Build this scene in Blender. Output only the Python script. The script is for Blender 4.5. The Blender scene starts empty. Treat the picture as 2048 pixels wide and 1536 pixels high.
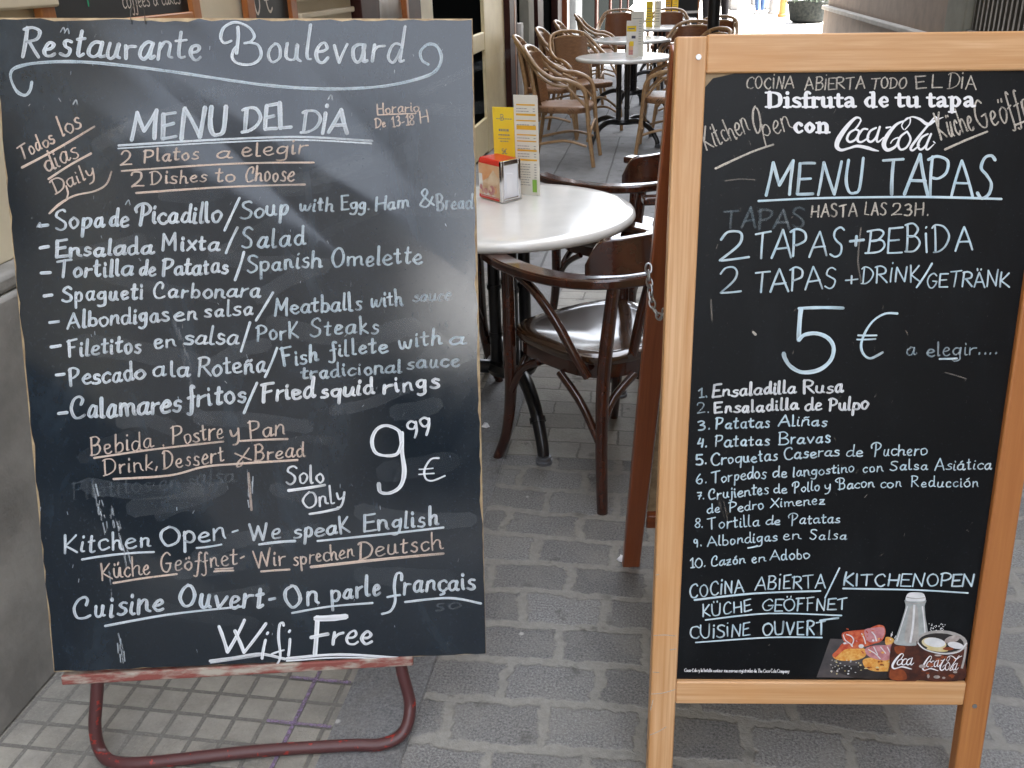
import bpy, math, random
from mathutils import Vector, Matrix
random.seed(7)
SC = bpy.context.scene
# ---------------------------------------------------------------- camera
F_PX, CAM_H = 1850.0, 1.45
PITCH, ROLL, YAW = math.radians(24.2), math.radians(1.8), math.radians(-9.7163)
C_ = Vector((0, 0, CAM_H))
fw = Vector((math.sin(YAW)*math.cos(PITCH), math.cos(YAW)*math.cos(PITCH), -math.sin(PITCH)))
r0 = fw.cross(Vector((0, 0, 1))).normalized(); u0 = r0.cross(fw)
rt = r0*math.cos(ROLL) - u0*math.sin(ROLL); up = u0*math.cos(ROLL) + r0*math.sin(ROLL)
cd = bpy.data.cameras.new('camera'); cam = bpy.data.objects.new('camera', cd); SC.collection.objects.link(cam)
cd.sensor_width = 36; cd.lens = 36*F_PX/2048; cd.clip_start = .05; cd.clip_end = 500
cam.matrix_world = Matrix(((rt.x, up.x, -fw.x, 0), (rt.y, up.y, -fw.y, 0), (rt.z, up.z, -fw.z, CAM_H), (0, 0, 0, 1)))
SC.camera = cam
# ---------------------------------------------------------------- light
SUN_EL, SUN_AZ = math.radians(44), math.radians(72)          # azimuth from the street axis (+Y) towards +X
wd = bpy.data.worlds.new('World'); SC.world = wd; wd.use_nodes = True
wn = wd.node_tree.nodes; wl = wd.node_tree.links
sky = wn.new('ShaderNodeTexSky'); sky.sky_type = 'NISHITA'; sky.sun_disc = False
sky.sun_elevation = SUN_EL; sky.sun_rotation = SUN_AZ; sky.dust_density = 4.0; sky.air_density = 1.0
hs = wn.new('ShaderNodeHueSaturation'); hs.inputs['Saturation'].default_value = .35
wl.new(sky.outputs[0], hs.inputs['Color']); wl.new(hs.outputs[0], wn['Background'].inputs[0])
wn['Background'].inputs[1].default_value = .15
sd = bpy.data.lights.new('sun', 'SUN'); sd.energy = 4.4; sd.angle = math.radians(.6); sd.color = (1, .95, .88)
so = bpy.data.objects.new('sun', sd); SC.collection.objects.link(so)
sdir = Vector((math.sin(SUN_AZ)*math.cos(SUN_EL), math.cos(SUN_AZ)*math.cos(SUN_EL), math.sin(SUN_EL)))
so.rotation_euler = sdir.to_track_quat('Z', 'Y').to_euler()
SC.view_settings.view_transform = 'Standard'; SC.view_settings.look = 'None'
SC.view_settings.exposure = 3.25; SC.view_settings.gamma = 1; SC.view_settings.use_curve_mapping = False
try: SC.cycles.max_bounces = 8; SC.cycles.transparent_max_bounces = 24
except Exception: pass

# ---------------------------------------------------------------- helpers
def ray(x, y):                       # direction through a point of the photograph (2048 x 1536)
    return (fw*F_PX + rt*(x-1024) + up*(768-y)).normalized()
def on_plane(x, y, G, n, off=0.0):
    d = ray(x, y); return C_ + d*(((G + n*off) - C_).dot(n)/d.dot(n))
def at(x, y, z=0.0):
    d = ray(x, y); return C_ + d*((z-CAM_H)/d.z)
def V(*a): return Vector(a)

class MB:
    def __init__(s): s.v=[]; s.f=[]; s.m=[]; s.g=[]; s.c=[]
    def add(s, vs, fs, mi=0, g=None, c=None):
        b=len(s.v); s.v += [Vector(p) for p in vs]; s.g += [Vector(p) for p in (g or vs)]
        s.c += c if c else [1.0]*len(vs)
        for f in fs: s.f.append([b+i for i in f]); s.m.append(mi)
    def box(s, lo, hi, mi=0):
        x0,y0,z0=lo; x1,y1,z1=hi
        s.add([(x0,y0,z0),(x1,y0,z0),(x1,y1,z0),(x0,y1,z0),(x0,y0,z1),(x1,y0,z1),(x1,y1,z1),(x0,y1,z1)],
              [(0,3,2,1),(4,5,6,7),(0,1,5,4),(1,2,6,5),(2,3,7,6),(3,0,4,7)], mi)
    def plank(s, p0, p1, side, w, t, nrm, mi=0, cuts=1):
        """board from p0 to p1; side = width direction, nrm = thickness direction (front at 0, back at -t)"""
        p0=Vector(p0); p1=Vector(p1); L=(p1-p0).length; r=random.random()*10
        vs=[]; gs=[]; n=cuts
        for i in range(n+1):
            p=p0.lerp(p1,i/n)
            for a,b in ((-w/2,0),(w/2,0),(w/2,-t),(-w/2,-t)):
                vs.append(p+side*a+nrm*b); gs.append(Vector((a+r,b+r*2,L*i/n+r*3)))
        fs=[(0,3,2,1),tuple(4*n+k for k in (0,1,2,3))]
        for i in range(n):
            for k in range(4):
                a=4*i+k; b=4*i+(k+1)%4; fs.append((a,b,b+4,a+4))
        s.add(vs,fs,mi,gs)
    def tube(s, pts, r, seg=10, mi=0, closed=False, sub=6, flat=None, cap=True):
        pts=[Vector(p) for p in pts]
        rad=list(r) if isinstance(r,(list,tuple)) else [r]*len(pts)
        P,R=smooth(pts,rad,sub,closed)
        n=len(P); vs=[]; prev=None
        for i in range(n):
            if closed: t=(P[(i+1)%n]-P[i-1]).normalized()
            else: t=(P[min(i+1,n-1)]-P[max(i-1,0)]).normalized()
            if prev is None:
                ref=Vector((0,0,1)) if abs(t.z)<.9 else Vector((1,0,0)); a=t.cross(ref).normalized()
            else:
                a=(prev-t*prev.dot(t)).normalized()
            prev=a; b=t.cross(a)
            for k in range(seg):
                an=2*math.pi*k/seg; vs.append(P[i]+a*(math.cos(an)*R[i])+b*(math.sin(an)*R[i]))
        fs=[]
        for i in range(n if closed else n-1):
            for k in range(seg):
                j=(i+1)%n; fs.append((i*seg+k,i*seg+(k+1)%seg,j*seg+(k+1)%seg,j*seg+k))
        if not closed and cap: fs += [tuple(range(seg))[::-1],tuple((n-1)*seg+k for k in range(seg))]
        s.add(vs,fs,mi)
    def band(s, pts, w, h, outs, mi=0, sub=6, tops=None):
        """rectangular section swept along a mostly horizontal path; outs = outward directions; tops = optional height per point"""
        P,O=smooth([Vector(p) for p in pts],[Vector(o) for o in outs],sub,False)
        Hh=smooth([Vector((x,0,0)) for x in (tops or [h]*len(pts))],[0]*len(pts),sub,False)[0]
        vs=[]; n=len(P)
        for i in range(n):
            o=O[i].normalized(); z=Vector((0,0,1)); hh=Hh[i].x
            for a,b in ((-.5,0),(-.5,1),(.5,1),(.5,0)): vs.append(P[i]+o*(w*a)+z*(hh*b))
        fs=[(0,1,2,3),tuple((n-1)*4+k for k in (3,2,1,0))]
        for i in range(n-1):
            for k in range(4):
                a=4*i+k; b=4*i+(k+1)%4; fs.append((a,a+4,b+4,b))
        s.add(vs,fs,mi)
    def lathe(s, prof, seg=48, mi=0, cx=0, cy=0):
        vs=[]; n=len(prof)
        for r,z in prof:
            for k in range(seg):
                a=2*math.pi*k/seg; vs.append((cx+r*math.cos(a),cy+r*math.sin(a),z))
        fs=[]
        for i in range(n-1):
            for k in range(seg):
                fs.append((i*seg+k,i*seg+(k+1)%seg,(i+1)*seg+(k+1)%seg,(i+1)*seg+k))
        fs += [tuple(range(seg))[::-1],tuple((n-1)*seg+k for k in range(seg))]
        s.add(vs,fs,mi)
    def prism(s, poly, e1, e2, n, org, t, mi=0):
        """flat polygon (2D pts) in plane e1,e2 at org, thickness t along n"""
        k=len(poly); vs=[org+e1*a+e2*b for a,b in poly]+[org+e1*a+e2*b+n*t for a,b in poly]
        fs=[tuple(range(k))[::-1],tuple(range(k,2*k))]+[(i,(i+1)%k,(i+1)%k+k,i+k) for i in range(k)]
        s.add(vs,fs,mi)
    def build(s, name, mats, parent=None, org=None, bevel=0, smooth_angle=35, kind=None, label=None, seg=2):
        q=parent
        while q is not None and not q.get('_w'): q=q.parent
        o_=Vector(org) if org is not None else (Vector(q.location) if q is not None else Vector((0,0,0)))
        me=bpy.data.meshes.new(name); me.from_pydata([tuple(p-o_) for p in s.v],[],s.f)
        for mm in (mats if isinstance(mats,(list,tuple)) else [mats]): me.materials.append(mm)
        me.polygons.foreach_set('material_index',s.m)
        a=me.attributes.new('gco','FLOAT_VECTOR','POINT'); a.data.foreach_set('vector',[q for p in s.g for q in p])
        a=me.attributes.new('op','FLOAT','POINT'); a.data.foreach_set('value',s.c)
        me.update()
        if smooth_angle: me.shade_smooth(); me.set_sharp_from_angle(angle=math.radians(smooth_angle))
        ob=bpy.data.objects.new(name,me); SC.collection.objects.link(ob)
        if parent is not None: ob.parent=parent
        elif org is not None: ob.location=o_
        if bevel:
            bm=ob.modifiers.new('bevel','BEVEL'); bm.width=bevel; bm.segments=seg; bm.limit_method='ANGLE'; bm.angle_limit=math.radians(40)
        if kind: ob['kind']=kind
        if label: ob['label']=label
        return ob

def smooth(P, R, sub, closed):
    n=len(P)
    if n<3 or sub<2: return list(P),list(R)
    op=[];orr=[]
    def cr(a,b,c,d,t): return (b*2+(c-a)*t+(a*2-b*5+c*4-d)*(t*t)+(b*3-a-c*3+d)*(t*t*t))*.5
    rng=n if closed else n-1
    for i in range(rng):
        if closed: q=[(i-1)%n,i,(i+1)%n,(i+2)%n]
        else: q=[max(i-1,0),i,i+1,min(i+2,n-1)]
        for k in range(sub):
            t=k/sub; op.append(cr(P[q[0]],P[q[1]],P[q[2]],P[q[3]],t)); orr.append(R[q[1]]*(1-t)+R[q[2]]*t)
    if not closed: op.append(P[-1]); orr.append(R[-1])
    return op,orr

def thing(name, label, cat, loc=(0,0,0), rz=0.0, group=None, world=False):
    o=bpy.data.objects.new(name,None); SC.collection.objects.link(o); o.location=loc; o.rotation_euler=(0,0,rz)
    o.empty_display_size=.1; o['label']=label; o['category']=cat
    if group: o['group']=group
    if world: o['_w']=1                      # its parts are written in world coordinates
    return o
def tag(o,label,cat,group=None):
    o['label']=label; o['category']=cat
    if group: o['group']=group
    return o
def copy_thing(root, loc, rz, label, group=None):
    def cp(o,par):
        c=o.copy(); SC.collection.objects.link(c); c.parent=par
        for ch in list(o.children): cp(ch,c)
        return c
    r=cp(root,None); r.location=loc; r.rotation_euler=(0,0,rz); r['label']=label
    if group: r['group']=group
    return r

# ---------------------------------------------------------------- materials
def new_mat(name):
    m=bpy.data.materials.new(name); m.use_nodes=True
    return m,m.node_tree.nodes,m.node_tree.links,m.node_tree.nodes['Principled BSDF']
def N(nt,t,**kw):
    n=nt.new(t)
    for k,v in kw.items():
        if k in n.inputs: n.inputs[k].default_value=v
        else: setattr(n,k,v)
    return n
def mixc(nt,lk,fac,a,b,blend='MIX'):
    m=nt.new('ShaderNodeMix'); m.data_type='RGBA'; m.blend_type=blend
    for s_,val in ((0,fac),(6,a),(7,b)):
        if hasattr(val,'is_output') or hasattr(val,'links'): lk.new(val,m.inputs[s_])
        else: m.inputs[s_].default_value=val if s_==0 else (*val,1) if len(val)==3 else val
    return m.outputs[2]
def ramp(nt,lk,src,stops):
    r=nt.new('ShaderNodeValToRGB'); e=r.color_ramp.elements
    while len(e)<len(stops): e.new(.5)
    for i,(p,c) in enumerate(stops):
        e[i].position=p; e[i].color=(c,c,c,1) if isinstance(c,(int,float)) else (*c,1)
    lk.new(src,r.inputs[0]); return r.outputs[0]
def coords(nt,lk,kind='Object',scale=(1,1,1),attr=None):
    if attr: src=N(nt,'ShaderNodeAttribute',attribute_name=attr).outputs['Vector']
    else: src=nt.new('ShaderNodeTexCoord').outputs[kind]
    mp=nt.new('ShaderNodeMapping'); mp.inputs['Scale'].default_value=scale; lk.new(src,mp.inputs[0]); return mp.outputs[0]
def noise(nt,lk,vec,scale,detail=4,rough=.55,dist=0):
    n=N(nt,'ShaderNodeTexNoise',Scale=scale,Detail=detail,Roughness=rough,Distortion=dist); lk.new(vec,n.inputs['Vector']); return n.outputs[0]
def bump(nt,lk,bs,h,strength=.3,dist=.01):
    b=N(nt,'ShaderNodeBump',Strength=strength,Distance=dist); lk.new(h,b.inputs['Height']); lk.new(b.outputs[0],bs.inputs['Normal']); return b
def simple(name,col,rough=.5,metal=0,col2=None,sc=8,lo=.35,hi=.65,bmp=0,bsc=80,bd=.002,spec=.5,scale=(1,1,1),attr=None,coat=0,rvar=0,coatior=1.5):
    m,nt,lk,bs=new_mat(name); bs.inputs['Roughness'].default_value=rough; bs.inputs['Metallic'].default_value=metal
    bs.inputs['Specular IOR Level'].default_value=spec; bs.inputs['Coat Weight'].default_value=coat; bs.inputs['Coat Roughness'].default_value=.08; bs.inputs['Coat IOR'].default_value=coatior
    vec=coords(nt,lk,'Object',scale,attr)
    if col2:
        n=noise(nt,lk,vec,sc,6,.6); f=ramp(nt,lk,n,[(lo,0.),(hi,1.)]); lk.new(mixc(nt,lk,f,col,col2),bs.inputs['Base Color'])
    else: bs.inputs['Base Color'].default_value=(*col,1)
    if rvar:
        n=noise(nt,lk,vec,sc*1.7,5); r=N(nt,'ShaderNodeMapRange'); lk.new(n,r.inputs[0]); r.inputs[3].default_value=max(rough-rvar,.02); r.inputs[4].default_value=rough+rvar; lk.new(r.outputs[0],bs.inputs['Roughness'])
    if bmp: bump(nt,lk,bs,noise(nt,lk,vec,bsc,5),bmp,bd)
    return m
def wood(name,light,dark,rough=.45,red=None,coat=0,knots=True):
    m,nt,lk,bs=new_mat(name)
    v=coords(nt,lk,attr='gco',scale=(38,38,1.6)); n=noise(nt,lk,v,1.0,6,.6,1.2)
    v2=coords(nt,lk,attr='gco',scale=(190,190,4)); n2=noise(nt,lk,v2,1.0,3,.6)
    f=ramp(nt,lk,n,[(.3,0.),(.7,1.)]); c=mixc(nt,lk,f,light,dark)
    f2=ramp(nt,lk,n2,[(.40,0.),(.68,.75)]); c=mixc(nt,lk,f2,c,dark)
    if knots:
        vk=coords(nt,lk,attr='gco',scale=(7,7,2.1)); k=N(nt,'ShaderNodeTexVoronoi',Scale=1.0); lk.new(vk,k.inputs['Vector'])
        fk=ramp(nt,lk,k.outputs['Distance'],[(.015,.8),(.05,0.)]); c=mixc(nt,lk,fk,c,tuple(x*.35 for x in dark))
    vs=coords(nt,lk,attr='gco',scale=(4,4,2.4)); ns=noise(nt,lk,vs,1.0,3); fs=ramp(nt,lk,ns,[(.42,0.),(.68,.85)])
    c=mixc(nt,lk,fs,c,red or tuple(x*.8 for x in light))
    lk.new(c,bs.inputs['Base Color']); bs.inputs['Roughness'].default_value=rough; bs.inputs['Coat Weight'].default_value=coat; bs.inputs['Coat Roughness'].default_value=.15
    bump(nt,lk,bs,n2,.15,.0006); return m
def board_mat(name,c1,c2,dust,rough,rv,bsc,bstr,dust_amt,ior=1.5):
    m,nt,lk,bs=new_mat(name); v=coords(nt,lk,'Object')
    n=noise(nt,lk,v,2.2,5,.6); c=mixc(nt,lk,ramp(nt,lk,n,[(.35,0.),(.65,1.)]),c1,c2)
    vs=coords(nt,lk,'Object',(3.2,3.2,1.1)); nd=noise(nt,lk,vs,2.0,8,.68,.6)
    c=mixc(nt,lk,ramp(nt,lk,nd,[(.5,0.),(.78,dust_amt)]),c,dust)
    vw=coords(nt,lk,'Object',(60,60,2.5)); nw=noise(nt,lk,vw,1.0,4,.7)
    c=mixc(nt,lk,ramp(nt,lk,nw,[(.62,0.),(.8,dust_amt*.6)]),c,dust)
    ng=noise(nt,lk,v,240,2,.6); c=mixc(nt,lk,ramp(nt,lk,ng,[(.66,0.),(.74,.35)]),c,dust)
    lk.new(c,bs.inputs['Base Color'])
    r=N(nt,'ShaderNodeMapRange'); lk.new(nd,r.inputs[0]); r.inputs[1].default_value=.3; r.inputs[2].default_value=.7
    r.inputs[3].default_value=rough-rv; r.inputs[4].default_value=rough+rv; lk.new(r.outputs[0],bs.inputs['Roughness'])
    bs.inputs['IOR'].default_value=ior
    bump(nt,lk,bs,noise(nt,lk,v,bsc,4,.6),bstr,.00006); return m
def chalk_mat(name,col,col2,lo=.36,hi=.5,scale=520):
    """chalk: grains of pigment with the board showing between them; 'op' = how well it covers"""
    m,nt,lk,bs=new_mat(name); v=coords(nt,lk,'Object')
    n=noise(nt,lk,v,scale,3,.6); n2=noise(nt,lk,v,38,4,.6)
    c=mixc(nt,lk,ramp(nt,lk,n2,[(.35,0.),(.65,1.)]),col,col2); lk.new(c,bs.inputs['Base Color'])
    bs.inputs['Roughness'].default_value=.85; bs.inputs['Specular IOR Level'].default_value=.15
    a=N(nt,'ShaderNodeMath',operation='MULTIPLY_ADD'); lk.new(n2,a.inputs[0]); a.inputs[1].default_value=.30; lk.new(n,a.inputs[2])
    f=ramp(nt,lk,a.outputs[0],[(lo+.1,.5),(hi+.1,1.)])
    op=N(nt,'ShaderNodeAttribute',attribute_name='op').outputs['Fac']
    mu=N(nt,'ShaderNodeMath',operation='MULTIPLY'); lk.new(f,mu.inputs[0]); lk.new(op,mu.inputs[1]); lk.new(mu.outputs[0],bs.inputs['Alpha'])
    return m
M={}
M['board_l']=board_mat('left chalkboard paint',(.0042,.0096,.0168),(.0072,.0150,.0240),(.046,.074,.104),.15,.05,430,.7,.42,1.58)
M['board_r']=board_mat('right chalkboard print',(.0020,.0028,.0040),(.0036,.0048,.0065),(.035,.045,.055),.36,.06,700,.2,.14,1.32)
M['board_s']=board_mat('small blackboard',(.006,.007,.007),(.010,.011,.011),(.05,.06,.06),.5,.05,300,.2,.2)
M['white']=chalk_mat('white chalk',(.76,.81,.85),(.60,.68,.74),.34,.48)
M['bright']=chalk_mat('fresh white chalk marker',(.86,.89,.92),(.80,.84,.88),.2,.3)
M['blue']=chalk_mat('pale blue chalk',(.54,.66,.74),(.68,.77,.82),.36,.52)
M['sky']=chalk_mat('light blue chalk marker',(.56,.75,.86),(.70,.83,.90),.26,.40)
M['peach']=chalk_mat('peach chalk',(.78,.60,.49),(.66,.55,.47),.36,.5)
M['cream']=chalk_mat('cream chalk',(.80,.74,.65),(.62,.57,.50),.40,.56)
M['print']=simple('white print',(.82,.83,.86),.5)
M['pine']=wood('light pine',(.73,.475,.27),(.52,.265,.10),.42,(.60,.305,.115))
M['pine_r']=wood('varnished orange pine',(.50,.215,.065),(.36,.13,.035),.4,(.40,.15,.045))
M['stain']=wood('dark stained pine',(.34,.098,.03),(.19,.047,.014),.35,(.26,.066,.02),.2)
M['bent']=simple('dark bentwood lacquer',(.022,.0068,.0040),.17,0,(.060,.0155,.0062),14,coat=.6,spec=.5,rvar=.06)
M['seat']=simple('worn dark seat lacquer',(.030,.0145,.0075),.2,0,(.055,.027,.012),16,coat=.9,rvar=.10,bmp=.25,bsc=120,bd=.0006,coatior=1.6,spec=.4)
M['iron']=simple('black cast iron paint',(.006,.006,.007),.28,0,(.013,.013,.014),20,bmp=.15,bsc=60)
M['glide']=simple('grey glide',(.22,.23,.25),.35,.6)
M['steel']=simple('galvanised steel',(.50,.51,.52),.32,.9,(.36,.37,.38),60)
M['chrome']=simple('chrome',(.75,.75,.76),.1,1)
M['napkin']=simple('paper napkins',(.84,.85,.88),.8,bmp=.2,bsc=40)
M['marble']=simple('white resin table top',(.79,.79,.755),.16,0,(.71,.71,.675),6,rvar=.08,spec=.5,coat=.3)
M['rattan']=simple('rattan cane',(.40,.25,.12),.32,0,(.29,.165,.075),26,coat=.3)
def matt(name,col):
    m,nt,lk,bs=new_mat(name); d=nt.new('ShaderNodeBsdfDiffuse'); d.inputs[0].default_value=(*col,1); lk.new(d.outputs[0],nt['Material Output'].inputs[0]); return m
def weave(name,c1,c2,gapc):
    m,nt,lk,bs=new_mat(name); tc=nt.new('ShaderNodeTexCoord').outputs['Object']
    sp=nt.new('ShaderNodeSeparateXYZ'); lk.new(tc,sp.inputs[0])
    ad=N(nt,'ShaderNodeMath',operation='ADD'); lk.new(sp.outputs[1],ad.inputs[0]); lk.new(sp.outputs[2],ad.inputs[1])
    cb=nt.new('ShaderNodeCombineXYZ'); lk.new(sp.outputs[0],cb.inputs[0]); lk.new(ad.outputs[0],cb.inputs[1])
    br=nt.new('ShaderNodeTexBrick'); lk.new(cb.outputs[0],br.inputs['Vector'])
    for k,v in (('Scale',1.),('Mortar Size',.0016),('Mortar Smooth',.5),('Brick Width',.026),('Row Height',.011)): br.inputs[k].default_value=v
    br.inputs['Color1'].default_value=(*c1,1); br.inputs['Color2'].default_value=(*c2,1); br.inputs['Mortar'].default_value=(*gapc,1)
    n=noise(nt,lk,tc,18,4); c=mixc(nt,lk,ramp(nt,lk,n,[(.4,0.),(.65,.5)]),br.outputs[0],c2); lk.new(c,bs.inputs['Base Color'])
    bs.inputs['Roughness'].default_value=.4; bump(nt,lk,bs,br.outputs['Fac'],.6,-.003); return m
M['wicker']=weave('woven brown wicker',(.34,.18,.085),(.25,.125,.055),(.07,.03,.012))
M['wicker2']=weave('dark orange wicker',(.26,.095,.026),(.18,.06,.016),(.05,.015,.005))
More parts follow.
